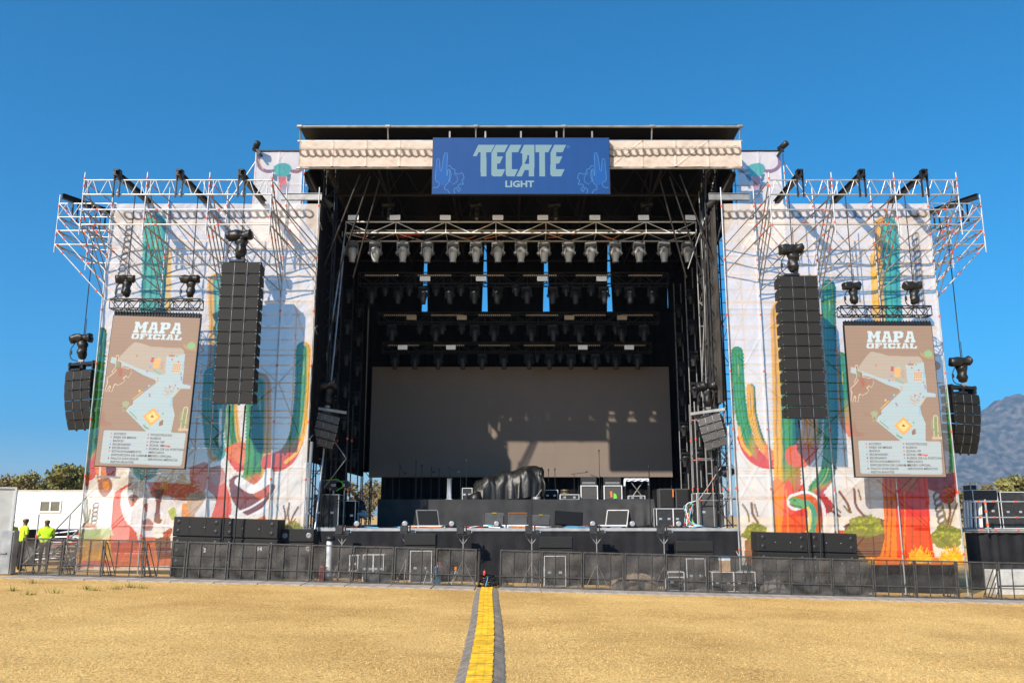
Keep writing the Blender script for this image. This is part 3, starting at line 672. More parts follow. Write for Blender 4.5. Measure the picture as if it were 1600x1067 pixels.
# ================================================================ map screens
LEG = (['ACCESO','ÁREA DE MESAS','BAÑOS','ESCENARIO','ESCENARIO','ESTACIONAMIENTO','EXPOSICIÓN DE CABALLOS','PALCO DOS EQUIS','RESTAURANTES'],
       ['FOODTRUCKS','RUEDO','ZONA VIP','ZONA VIP','RUEDA DE LA FORTUNA','MERCADO','MUSEO OFICIAL','SERVICIOS MÉDICOS'])
LW, LH = 3.02, 5.18
def conv_map(cx, cy):                                        # crop px of the right map -> local metres
    # board corners in crop: TL (75,118) TR (612,112) BR (712,1040) BL (150,1037)
    v = (cy-115)/925.; l = 75+v*75; r = 612+v*100
    return ((cx-l)/(r-l)-.5)*LW, (1-v)*LH
def slab(A, word, x, y, w, h, col, gap=6, t=.30):
    """western slab capitals, drawn on a unit box"""
    G = {'M': [[(0,1),(.32,1),(.5,.55),(.68,1),(1,1),(1,.8),(.93,.8),(.93,.2),(1,.2),(1,0),(.6,0),(.6,.2),(.67,.2),(.67,.62),(.55,.35),(.45,.35),(.33,.62),(.33,.2),(.4,.2),(.4,0),(0,0),(0,.2),(.07,.2),(.07,.8),(0,.8)]],
         'A': [[(.22,1),(.72,1),(.92,.2),(1,.2),(1,0),(.58,0),(.58,.2),(.66,.2),(.63,.32),(.37,.32),(.34,.2),(.42,.2),(.42,0),(0,0),(0,.2),(.08,.2),(.26,.8),(.22,.8)],'x',[(.41,.5),(.59,.5),(.53,.78),(.47,.78)]],
         'P': [[(0,1),(.75,1),(.95,.85),(.95,.5),(.75,.36),(.42,.36),(.42,.2),(.55,.2),(.55,0),(0,0),(0,.2),(.1,.2),(.1,.8),(0,.8)],'x',[(.42,.56),(.62,.56),(.62,.8),(.42,.8)]],
         'O': [[(.15,1),(.85,1),(1,.85),(1,.15),(.85,0),(.15,0),(0,.15),(0,.85)],'x',[(.32,.26),(.68,.26),(.68,.74),(.32,.74)]],
         'F': [[(0,1),(1,1),(1,.6),(.82,.6),(.75,.76),(.42,.76),(.42,.6),(.66,.6),(.66,.38),(.42,.38),(.42,.24),(.55,.24),(.55,0),(0,0),(0,.24),(.1,.24),(.1,.76),(0,.76)]],
         'I': [[(0,1),(1,1),(1,.76),(.75,.76),(.75,.24),(1,.24),(1,0),(0,0),(0,.24),(.25,.24),(.25,.76),(0,.76)]],
         'C': [[(.15,1),(.9,1),(1,.85),(1,.62),(.72,.62),(.65,.76),(.32,.7),(.32,.3),(.65,.24),(.72,.38),(1,.38),(1,.12),(.85,0),(.15,0),(0,.15),(0,.85)]],
         'L': [[(0,1),(.55,1),(.55,.76),(.42,.76),(.42,.26),(.72,.26),(.78,.46),(1,.46),(1,0),(0,0),(0,.24),(.1,.24),(.1,.76),(0,.76)]]}
    ws = [{'I': .6, 'M': 1.25}.get(c, 1) for c in word]; u = (w-gap*(len(word)-1))/sum(ws)
    for c, k in zip(word, ws):
        hole = False
        for P in G[c]:
            if P == 'x': hole = True; continue
            A.poly([(x+px*u*k, y+h*(1-py)) for px, py in P], (150,128,113) if hole else col)
        x += u*k+gap
def map_screen(side, loc, roll):
    R = thing('map_screen', 'tan festival map screen hanging in front of the %s mural tower%s' % (side, ', swung slightly askew' if side == 'left' else ''), 'screen', loc, 'hanging map screens', (0, roll, 0))
    TAN, PB = (150,128,113), (164,181,187)
    A = Art(-LW/2, LW/2, 0, LH, .0145, lin(TAN), conv_map)
    A.C *= (.95+.1*fbm(A.X*.8, A.Z*.8, 3, 33))[..., None]
    for w, c in ((0, (150,125,110)), (1, (186,202,210))):
        d = 3 if w == 0 else 0
        slab(A, 'MAPA', 216+d, 150+d, 298, 70, c, 5); slab(A, 'OFICIAL', 213+d, 225+d, 312, 34, c, 5)
    A.poly([(165,375),(205,318),(240,278),(300,290),(350,306),(545,308),(560,335),(585,530),(600,545),(645,540),(645,560),(580,560),(548,615),(555,660),(583,720),(583,828),(430,828),(275,705),(310,640),(430,520),(420,500),(250,430),(160,400)], (170,158,146))
    A.poly([(116,376),(140,380),(165,395),(250,425),(300,445),(410,470),(440,480),(470,470),(460,400),(455,360),(540,350),(568,345),(590,530),(645,540),(645,560),(580,560),(548,615),(555,660),(583,720),(583,828),(430,828),(275,705),(310,640),(430,530),(415,510),(330,480),(250,440),(116,412)], PB)
    A.poly([(445,680),(502,738),(447,794),(387,734)], (208,160,96)); A.poly([(445,700),(484,738),(447,774),(406,734)], (226,190,128)); A.poly([(436,730),(448,726),(458,742),(440,742)], (150,90,60))
    A.poly([(364,370),(382,370),(382,400),(364,402)], (185,90,90)); A.poly([(390,380),(424,378),(420,438),(386,436)], (214,165,110))
    A.poly([(505,402),(556,402),(560,460),(510,462)], (200,175,150))
    for j in range(4):
        for i in range(4): A.poly([(509+i*13,408+j*14),(517+i*13,408+j*14),(517+i*13,413+j*14),(509+i*13,413+j*14)], (150,110,80))
    rr = random.Random(4)
    for k in range(60):
        a = rr.random()*6.28; q = rr.random()**.5; x, y = 512+38*q*math.cos(a), 575+36*q*math.sin(a); A.poly([(x-2.5,y-2),(x+2.5,y-2),(x+2.5,y+2),(x-2.5,y+2)], (176,140,112))
    for k in range(24):
        x, y = 440+rr.random()*16-8, 400+rr.random()*45; A.poly([(x-2,y-2),(x+2,y-2),(x+2,y+2),(x-2,y+2)], (170,130,110))
    for x, y, c in ((272,365,(180,120,100)),(355,460,(130,130,190)),(368,430,(120,140,200)),(483,338,(140,150,200)),(494,380,(190,110,100)),(537,395,(180,110,140)),(575,490,(150,120,180)),(580,505,(130,130,200)),(630,530,(130,130,200)),
                    (568,560,(130,130,190)),(548,540,(170,130,110)),(515,550,(180,110,100)),(404,610,(170,130,110)),(398,600,(130,140,190)),(333,580,(220,190,120)),(365,570,(130,130,200)),(472,700,(150,160,210)),(328,706,(110,190,200)),
                    (372,362,(120,190,170)),(410,372,(120,190,170)),(430,500,(200,150,90)),(433,515,(200,150,90)),(385,548,(120,190,200)),(520,360,(130,170,110)),(568,468,(120,160,110)),(508,716,(120,160,110))):
        A.poly([(x+6*math.cos(t), y+7*math.sin(t)) for t in [i*.8 for i in range(8)]], c)
    A.stroke([(395,448),(415,460),(440,474)], 9, (120,165,150)); A.stroke([(300,708),(330,732),(352,752)], 5, (110,140,90)); A.stroke([(405,790),(420,802),(436,808)], 10, (110,150,110))
    A.stroke([(303,632),(352,585)], 5, (208,170,100)); A.stroke([(548,615),(584,560)], 4, (200,170,110)); A.stroke([(544,612),(546,668)], 8, (120,180,205)); A.stroke([(570,405),(574,440)], 8, (120,180,205)); A.stroke([(416,640),(440,644)], 5, (130,195,200))
    A.poly([(464,356),(480,350),(508,352),(505,364),(475,366)], (170,125,90)); A.poly([(496,770),(508,756),(520,752),(522,785),(500,792)], (140,110,90))
    # rider on a bucking horse, longhorn skull, hat, cactus, boot - printed in flat tones with pale outlines
    horse = [(118,510),(150,478),(168,452),(200,440),(232,448),(250,442),(256,470),(244,500),(232,490),(214,505),(226,520),(214,535),(190,548),(176,540),(166,552),(160,590),(148,588),(150,560),(138,556),(128,590),(120,586),(126,540)]
    rider = [(145,368),(155,366),(160,400),(186,410),(190,440),(205,470),(190,505),(176,470),(160,450),(152,470),(140,470),(156,440),(152,400)]
    for P in (horse, rider): A.stroke(P+[P[0]], 7, (205,190,170), 1, False)
    A.poly(horse, (150,122,106), 1, True); A.poly(rider, (150,112,98)); A.poly([(182,450),(202,450),(204,490),(188,500)], (165,100,85)); A.poly([(150,402),(176,402),(180,440),(156,440)], (130,140,120))
    A.stroke([(210,660),(222,672),(246,672),(262,664),(282,672),(304,664),(302,650)], 8, (150,118,100)); A.poly([(240,655),(262,646),(286,655),(280,680),(266,710),(256,708),(250,680)], (150,160,130), 1, True); A.poly([(255,685),(272,685),(264,712)], (150,115,105))
    A.stroke([(534,282),(548,310),(590,325),(634,325)], 10, (150,120,100)); A.poly([(540,275),(560,290),(572,276),(590,266),(615,276),(622,300),(634,322),(590,322),(552,306)], (160,140,112), 1, True); A.poly([(572,280),(592,268),(614,278),(618,304),(590,312),(572,298)], (134,170,128), 1, True)
    A.stroke([(650,800),(646,740),(644,684)], 30, (205,190,170)); A.stroke([(650,800),(646,740),(644,684)], 22, (140,148,110)); A.stroke([(622,702),(624,750),(645,760)], 12, (140,148,110)); A.stroke([(670,742),(668,775),(650,780)], 12, (140,148,110)); A.poly([(622,800),(690,800),(688,816),(626,818)], (185,165,140))
    for x in (640,648): A.stroke([(x,690),(x+4,800)], 1.6, (110,115,85))
    A.poly([(132,708),(144,718),(150,750),(168,775),(198,782),(200,796),(136,798)], (150,116,102), 1, True)
    P = [(170,825),(668,828),(678,836),(690,1012),(684,1026),(186,1022),(178,1012),(163,834)]; A.poly(P, (170,183,188), .92)
    # led tile rows
    row = ((A.Z/LH*46) % 1 < .10); A.C[row] = A.C[row]*.90
    cols = [(130,130,190),(190,120,90),(100,190,190),(120,120,190),(120,60,60),(190,120,90),(110,190,200),(180,60,70),(110,190,190)]
    for k in range(9):
        y = 845+k*21; A.poly([(214+k*1.9+5*math.cos(q), y+5.5*math.sin(q)) for q in [i*.8 for i in range(8)]], cols[k])
        if k < 8: A.poly([(446+k*1.8+5*math.cos(q), y+5.5*math.sin(q)) for q in [i*.8 for i in range(8)]], cols[(k*2+1) % 9])
    A.poly([(330,902),(352,902),(354,914),(332,914)], (150,150,190))
    A.C *= .90
    A.mesh('screen_face', 0., vmat('pale map screen', .5, .2, .0), R)
    mb = MB(); mb.bbox((-LW/2-.02, .006, -.03), (LW/2+.02, .12, LH+.02)); obj('cabinet', mb, M['blackmetal'], R)
    red = MB(); ink = mat('grey legend ink', (.13,.12,.12), .6, 0, .05)
    for c, xs in ((0, 229), (1, 460)):
        for k, s in enumerate(LEG[c]):
            x, z = conv_map(xs+k*1.9, 845+k*21+6); mb = MB()
            text_into(mb, s, .098, (x, -.004, z), bold=.002, sx=1.12); obj('legend_line', mb, ink, R)
    x, z = conv_map(540, 845+3*21+6); text_into(red, 'Heritage', .09, (x, -.004, z), bold=.002)
    obj('red_lettering', red, M['redpaint'], R)
    mb = MB(); mb.bbox((-LW/2, .02, LH+.03), (LW/2, .14, LH+.16))
    for k in range(30): xx = -LW/2+(k+.5)*LW/30; mb.bbox((xx-.012, -.01, LH+.0), (xx+.012, .02, LH+.19))
    obj('header_bar', mb, M['blackmetal'], R)
    mb = MB()
    for xx in (-1.2, -.4, .4, 1.2): mb.tube((xx, .08, LH+.16), (xx, .08, LH+.42), .015)
    obj('hanger', mb, M['steel_dark'], R)
map_screen('left', (at(228,610,28.9).x, 28.9, zof(729.5,28.9)), .031)
map_screen('right', (at(1396,625,28.9).x+.02, 28.9, zof(744.5,28.9)), .004)
# ================================================================ trusses, hoists, lights
def truss(label, x0, x1, Y, zt, h, d, r, m, group=None, bay=.5, top=True, back=True, name='lighting_truss'):
    R = thing(name, label, 'truss', ((x0+x1)/2, Y, zt), group)
    for yy in (Y, Y+d):
        for zz in (zt, zt-h):
            mb = MB(); mb.tube((x0,yy,zz), (x1,yy,zz), r, 6); obj('chord', mb, m, R)
    n = max(2, int(round((x1-x0)/bay))); X = [x0+(x1-x0)*k/n for k in range(n+1)]
    def lace(f):
        mb = MB()
        for k in range(n):
            a, b = (f(X[k], 0), f(X[k+1], 1)) if k % 2 == 0 else (f(X[k], 1), f(X[k+1], 0)); mb.tube(a, b, r*.6, 5)
            if k % 2 == 0: mb.tube(f(X[k], 0), f(X[k], 1), r*.6, 5)
        mb.tube(f(x1, 0), f(x1, 1), r*.7, 5); obj('lacing', mb, m, R)
    lace(lambda x, s: (x, Y, zt-h*s)); lace(lambda x, s: (x, Y+d*s, zt-h))
    if back: lace(lambda x, s: (x, Y+d, zt-h*s))
    if top: lace(lambda x, s: (x, Y+d*s, zt))
    return R
def hoist(label, x, Y, z, ztop, wrapped=True, s=1., group=None, horiz=True, cable=True, yaw=0):
    """chain hoist in a rain cover; its lower end at z, its chain up to ztop"""
    R = thing('chain_hoist', label, 'hoist', (x, Y, z), group)
    r2 = random.Random(int(x*100)); RZ = Matrix.Rotation(yaw, 3, 'Z')
    mb = MB(); mb.lathe(dense([(.05*s,0),(.13*s,.06*s),(.18*s,.2*s),(.15*s,.4*s),(.19*s,.58*s),(.12*s,.72*s)]), 16, (x,Y,z+.08*s)); crumple(mb, .055*s, 7); obj('motor_cover', mb, M['tarp'], R)
    mb = MB(); RY = RZ @ Matrix.Rotation(math.pi/2-.08, 3, 'Y')
    mb.lathe(dense([(.08*s,-.42*s),(.17*s,-.40*s),(.18*s,-.1*s),(.13*s,.08*s),(.18*s,.3*s),(.10*s,.36*s)]), 16, (x-.02,Y-.04,z+.86*s), RY); crumple(mb, .05*s, 6); obj('drum_cover', mb, M['tarp'], R)
    mb = MB(); mb.tube((x,Y,z-.06), (x,Y,z+.12*s), .035*s); mb.bbox((x-.09*s,Y-.05,z-.02),(x+.09*s,Y+.05,z+.05)); obj('hook', mb, M['steel_dark'], R)
    mb = MB(); mb.tube((x,Y,z+.8*s), (x,Y,ztop), .018, 5); mb.tube((x+.05,Y,z+.8*s), (x+.05,Y,z+1.6*s), .012, 5); obj('chain', mb, M['cable'], R)
    if cable:
        mb = MB(); P = [Vector((x-.22*s, Y-.05, z+.75*s)), Vector((x-.4*s, Y-.06, z+.4*s)), Vector((x-.36*s, Y-.04, z+.1*s)), Vector((x-.1*s, Y, z))]
        mb.path([Vector((*p,)) for p in smooth_path(P, 5)], .018, 5); mb.box((x-.38*s,Y-.05,z+.32*s),(.06,.06,.14)); obj('cable', mb, M['cable'], R)
    return R
def moving_light(label, black=False, group=None, s=1.):
    R = thing('moving_light', label, 'stage light', (0,0,0), group)
    a, b = (M['blackmetal'], M['gear']) if black else (M['yoke'], M['silver'])
    mb = MB(); mb.rbox((0,0,-.07*s), (.44*s,.3*s,.13*s), .03*s); mb.box((-.13*s,0,.02*s),(.05*s,.08*s,.08*s)); mb.box((.13*s,0,.02*s),(.05*s,.08*s,.08*s)); obj('base', mb, a, R)
    mb = MB()
    for q in (-1, 1): mb.rbox((q*.205*s,0,-.31*s), (.05*s,.15*s,.40*s), .02*s); mb.lathe([(.05*s,-.03*s),(.05*s,.03*s)], 8, (q*.24*s,0,-.42*s), Matrix.Rotation(math.pi/2,3,'Y'))
    mb.rbox((0,0,-.15*s), (.44*s,.14*s,.04*s), .012*s)
    obj('yoke', mb, a, R)
    mb = MB(); mb.lathe([(.10*s,-.19*s),(.165*s,-.25*s),(.17*s,-.42*s),(.15*s,-.55*s),(.115*s,-.66*s),(.115*s,-.78*s)], 14)
    for q in range(4): mb.box((0,0,-.30*s-q*.04*s), (.34*s,.34*s,.012*s), 0, Matrix.Rotation(.4,3,'Z'))
    h = obj('head', mb, b, R)
    mb = MB(); mb.lathe([(.11*s,-.775*s),(.10*s,-.80*s),(.02*s,-.805*s)], 12); obj('lens', mb, M['lens'], h)
    return R
def strobe(label, face, group):
    R = thing('strobe_light', label, 'stage light', (0,0,0), group)
    mb = MB(); mb.rbox((0,0,.13), (.44,.18,.20), .02); mb.box((-.18,0,.0),(.04,.06,.1)); mb.box((.18,0,.0),(.04,.06,.1)); obj('housing', mb, M['blackmetal'], R)
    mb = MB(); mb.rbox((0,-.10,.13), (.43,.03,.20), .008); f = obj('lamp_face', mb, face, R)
    mb = MB()
    for k in range(4): mb.box((0,-.118,.07+k*.04), (.38,.006,.006))
    obj('reflector_bar', mb, M['steel_dark'], f)
    return R
def copies(proto, spots, labels):
    out = []
    for i, (p, l) in enumerate(zip(spots, labels)):
        o = proto if i == 0 else copy_tree(proto)
        o.location = p; o['label'] = l; out.append(o)
    return out
def spread(R, ry=0., rz=0.):
    R.rotation_euler = (0, ry, rz)
# front truss with fifteen silver heads
Y1 = 33.0
truss('long silver front truss carrying the row of silver lamps', xof(540,360,Y1), xof(1088,360,Y1), Y1, zof(347,Y1), .47, 1.05, .032, M['alu'], None, 1.0, False, False)
R0 = [o for o in bpy.data.objects if o.name == 'lighting_truss'][0]; rt = random.Random(12)
mb = MB()
for k in range(34):
    x = rt.uniform(-6.4,7.0); P = [(x,Y1+.3+rt.random()*.5,zof(364,Y1)+.05),(x+rt.uniform(.1,.35),Y1+.2+rt.random()*.6,zof(364,Y1)+rt.uniform(-.12,.22)),(x+rt.uniform(.4,.9),Y1+.4,zof(364,Y1)+.04)]
    mb.path([Vector(p) for p in smooth_path(P,4)],.02,5,[0,0,0,1,0,2][k % 6])
obj('cable_run', mb, [M['cable'],M['redpaint'],M['orange']], R0)
PX = [551,587,630,668,708,744,778,814,850,888,923,961,998,1037,1074]
z = zof(379,Y1+.55)
def olab(k, n, what): return '%s, %s from the left' % (what, ORD[k])
pr = moving_light('x', False, 'silver moving lights on the front truss', 1.1)
for k, o in enumerate(copies(pr, [(xof(p,380,Y1+.55), Y1+.55, z) for p in PX], [olab(k,15,'silver moving light hanging under the front truss') for k in range(15)])): spread(o, 0, random.uniform(-.12,.12))
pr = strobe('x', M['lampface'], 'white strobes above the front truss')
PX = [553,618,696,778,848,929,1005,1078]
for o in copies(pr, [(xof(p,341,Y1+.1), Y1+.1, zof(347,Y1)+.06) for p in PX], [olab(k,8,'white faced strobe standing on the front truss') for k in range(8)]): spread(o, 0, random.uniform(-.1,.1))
# rows behind
def row(label, Y, pl, ptop, pbot, zr, big, small, stro, nm, face, sb=.95, ss=.6):
    x0, x1 = xof(pl,pbot,Y), xof(zr,pbot,Y)
    truss('%s black truss hanging inside the stage roof' % label, x0, x1, Y, zof(ptop,Y), zof(ptop,Y)-zof(pbot,Y), .5, .026, M['blackmetal'], 'black trusses inside the roof', .6)
    z = zof(pbot,Y)-.08
    if big:
        pr = moving_light('x', True, 'black moving lights on the %s truss' % label, sb)
        for k, o in enumerate(copies(pr, [(xof(p,pbot,Y), Y+.25, z) for p in big], [olab(k,0,'large black moving light under the %s truss' % label) for k in range(len(big))])): spread(o, random.uniform(-.06,.06), random.uniform(-.6,.6))
    if small:
        pr = moving_light('x', True, 'small wash lights on the %s truss' % label, ss)
        for k, o in enumerate(copies(pr, [(xof(p,pbot,Y), Y+.1, z+.02) for p in small], [olab(k,0,'small black wash light under the %s truss' % label) for k in range(len(small))])): spread(o, random.uniform(-.06,.06), random.uniform(-.6,.6))
    if stro:
        pr = strobe('x', face, 'strobes on the %s truss' % label)
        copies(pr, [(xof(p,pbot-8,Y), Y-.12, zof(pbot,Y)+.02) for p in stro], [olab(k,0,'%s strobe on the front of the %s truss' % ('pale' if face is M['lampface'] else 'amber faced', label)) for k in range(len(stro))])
    pr = thing('led_bar', 'x', 'stage light', (0,0,0), 'led bars on the %s truss' % label)
    mb = MB(); mb.rbox((0,0,0), (1.45,.1,.1), .015); obj('housing', mb, M['blackmetal'], pr)
    mb = MB()
    for k in range(16): mb.rbox((-.68+k*.09,-.055,0), (.06,.012,.06), .006)
    obj('lens_row', mb, M['amber'], pr)
    n = int((x1-x0)/1.9); copies(pr, [(x0+1.0+k*(x1-x0-2)/(n-1), Y-.08, zof(ptop,Y)-.16) for k in range(n)], [olab(k,0,'thin led bar along the %s truss' % label) for k in range(n)])
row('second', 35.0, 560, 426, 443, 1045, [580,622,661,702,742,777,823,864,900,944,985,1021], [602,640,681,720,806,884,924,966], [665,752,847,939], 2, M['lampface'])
row('third', 37.0, 590, 488, 503, 1030, [611,680,742,772,830,864,905,938,972,1007], [656,692,722,800,884,962], [644,722,889,971], 3, M['amber'])
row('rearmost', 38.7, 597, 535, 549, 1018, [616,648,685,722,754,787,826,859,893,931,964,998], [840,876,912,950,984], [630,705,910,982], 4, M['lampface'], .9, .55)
for k, (px, Yh) in enumerate(((608,33.4),(868,33.4),(1012,33.4),(745,33.4))):
    hoist('grey chain hoist above the front truss, %s from the left' % ORD[[0,2,3,1][k]], xof(px,330,Yh), Yh, zof(346,Yh)+.1, 16.2, True, .7, 'chain hoists above the front truss')
# vertical columns of lights at both sides of the stage
for sd, xs in (('left', -7.0), ('right', 7.65)):
    for k, Yl in enumerate((33.2, 35.6, 38.2)):
        R = thing('light_column', 'dark vertical pipe ladder hung at the %s side of the stage, %s from the front' % (sd, ORD[k]), 'truss', (xs, Yl, 3.6), 'light ladders at the stage sides')
        for q in (-.16, .16):
            mb = MB(); mb.tube((xs+q,Yl,3.4), (xs+q,Yl,12.8), .026); obj('pipe', mb, M['steel_dark'] if sd == 'right' else M['blackmetal'], R)  # darker pipes on the left stand in for the shade at that side
        mb = MB()
        for q in range(18): mb.tube((xs-.16,Yl,3.6+q*.52), (xs+.16,Yl,3.6+q*.52), .016, 5)
        obj('rung', mb, M['blackmetal'], R)
        pr = moving_light('x', True, 'black moving lights on the %s ladders' % sd, .8)
        n = 6; sp = [(xs-.0, Yl-.25, 5.0+q*1.35) for q in range(n)]
        copies(pr, sp, ['%s light from the bottom on the %s ladder from the front, %s side' % (ORD[q], ORD[k], sd) for q in range(n)])
# ================================================================ line arrays
def array_box(mb_g, mb_c, mb_l, w, h, d, c, R, ang=.0):
    pass
def line_array(label, c, ztop, n, w, h, d, yaw=0., curve=0.01, pitch0=0., mats=None, cablez=None, slots=True, group=None, bar=True):
    mg, mc = mats or (M['grille'], M['cabinet'])
    R = thing('line_array', label, 'loudspeaker', (c[0], c[1], ztop), group, (0, 0, yaw)); R.location = (c[0], c[1], ztop)
    p = Vector((0, 0, 0)); a = pitch0
    for k in range(n):
        Rx = Matrix.Rotation(a, 3, 'X'); mid = p+Rx @ Vector((0, d/2, -h/2))
        mb = MB()
        # wedge cabinet: sides narrow to the back
        P = [Rx @ Vector(q)+p for q in ((-w/2,0,-.006),(w/2,0,-.006),(w/2,0,-h+.006),(-w/2,0,-h+.006),(-w/2+.02,d,-h*.16),(w/2-.02,d,-h*.16),(w/2-.02,d,-h*.84),(-w/2+.02,d,-h*.84))]
        mb.add(P, [(0,1,2,3),(5,4,7,6),(4,0,3,7),(1,5,6,2),(4,5,1,0),(3,2,6,7)])
        CB = mb; mb = MB()
        for x0, x1, yy in ((-w/2+.01,-w*.165,-.02),(-w*.155,w*.155,-.035),(w*.165,w/2-.01,-.02)):
            mb.rbox(Rx @ Vector(((x0+x1)/2, yy/2-.004, -h/2))+p, (x1-x0, abs(yy), h-.035), .012, 0, Rx)
        GR = mb; mb = CB
        for sx in (-1, 1):
            for q in ((.10,.3),(.10,.68),(.24,.3),(.24,.68)):
                mb.box(Rx @ Vector((sx*(w/2+.001), q[0]+.02, -h*q[1]))+p, (.012,.05,.07), 1, Rx)
            mb.box(Rx @ Vector((sx*w*.16, -.034, -h+.012))+p, (.075,.03,.10), 1, Rx)
        for sx in (-1, 1):
            for zz in (-.06, -h+.06): mb.box(Rx @ Vector((sx*(w/2-.03), -.024, zz))+p, (.018,.012,.018), 2, Rx)
            mb.box(Rx @ Vector((sx*w*.16, -.036, -h/2))+p, (.006,.006,h-.05), 2, Rx)
        B = obj('speaker_box', CB, [mc, M['black'], M['steel']], R); obj('grille', GR, mg, B)
        p = p+Rx @ Vector((0, 0, -h)); a += curve
    if bar:
        mb = MB(); mb.bbox((-w*.32,-.02,.02),(w*.05,d,.09)); mb.bbox((-w*.5,.05,-.0),(w*.5,.13,.03)); mb.bbox((-w*.04,.1,.05),(w*.04,.25,.22)); obj('flying_frame', mb, M['blackmetal'], R)
    if cablez is not None:
        for q in (-.18, .34):
            mb = MB(); mb.tube(p+Vector((q,.3,0)), Vector((p.x+q*.7,.35,cablez-ztop)), .028, 6); obj('cable', mb, M['cable'], R)
    return R
YA = 28.35
MAG = 'main line arrays'
line_array('tall black line array of twelve boxes before the left mural tower', (xof(371.5,500,YA), YA, 0), zof(410,YA), 12, 1.36, .4105, .55, .02, .0015, 0, None, .9, True, MAG)
line_array('tall black line array of twelve boxes before the right mural tower', (xof(1252.5,520,YA), YA, 0), zof(431.5,YA), 12, 1.36, .4105, .55, 0, .0015, 0, None, .4, True, MAG)
HG = 'covered chain hoists on the towers'
hoist('black wrapped hoist on top of the left main line array', xof(376,400,YA+.25), YA+.25, zof(408,YA)+.06, 13.9, True, 1.1, HG)
hoist('pale grey covered hoist on top of the right main line array', xof(1240,420,YA+.25), YA+.25, zof(430,YA)+.06, 13.9, True, 1.1, HG)
YH = 30.6
for sd, px, pt, yaw in (('left', 121, 579, -.42), ('right', 1508, 616, .42)):
    R = line_array('black side line array of six boxes hung beyond the outer edge of the %s tower' % sd, (xof(px,600,YH), YH, 0), zof(pt,YH), 6, 1.32, .36, .55, yaw, .075, -.02, None, None, True, 'side line arrays')
    zt = zof(pt,YH); x = xof(px,600,YH)
    R2 = Matrix.Rotation(yaw, 3, 'Z'); mb = MB()
    mb.box((0,.15,.28), (1.4,.14,.10)); mb.box((0,.5,.28), (1.4,.1,.08)); mb.box((-.6,.3,.2),(.06,.5,.3)); mb.box((.6,.3,.2),(.06,.5,.3)); obj('top_frame', mb, M['blackmetal'], R)
    hoist('black wrapped hoist above the %s side line array' % sd, x+(.0), YH+.1, zt+.36, 13.5, True, 1., HG)
    xr = x+(.9 if sd == 'left' else -.75)
    hoist('black wrapped hoist between the %s side line array and its tower' % sd, xr, YH+.9, zt+.4, 13.0, True, .9, HG)
# trusses holding the maps
for sd, a, b, pt, pb, hp in (('left',172,313,467,483,(196,297)), ('right',1313,1455,478,494,(1335,1430))):
    YT = 28.75
    truss('short black truss above the %s map screen' % sd, xof(a,pt,YT), xof(b,pt,YT), YT, zof(pt,YT), .33, .33, .024, M['blackmetal'], 'map screen trusses', .26)
    for k, p in enumerate(hp):
        h = hoist('black covered hoist on the %s end of the truss over the %s map' % (('left','right')[k], sd), xof(p,pt,YT+.16), YT+.16, zof(pt,YT)+.02, 13.5, True, .85, HG, yaw=.15)
# small hung arrays inside the stage mouth
for sd, px, pt, yaw, mm in (('left', 514, 648, .55, (M['wing'], M['cabinet'])), ('right', 1107, 650, -.5, (M['wing'], M['cabinet']))):
    YW = 30.9; zt = zof(pt,YW); x = xof(px,pt,YW)
    R = line_array('small grey four box speaker cluster hung in the %s of the stage mouth' % ('left' if sd == 'left' else 'right'), (x, YW, 0), zt, 4, .86, .30, .42, yaw, .09, -.12, mm, None, True, 'small speaker clusters'); R.rotation_euler = (0, .2 if sd == 'left' else -.24, yaw)
    mb = MB(); mb.box((0,.1,.18), (1.3,.12,.10), 0, Matrix.Rotation(-.12 if sd == 'left' else .16, 3, 'Y')); obj('support_beam', mb, M['steel_dark'], R)
    hoist('covered hoist over the small speaker cluster at the %s of the stage mouth' % sd, x+(.05 if sd == 'right' else -.1), YW+.2, zt+.3, 13.2, True, .95, HG)
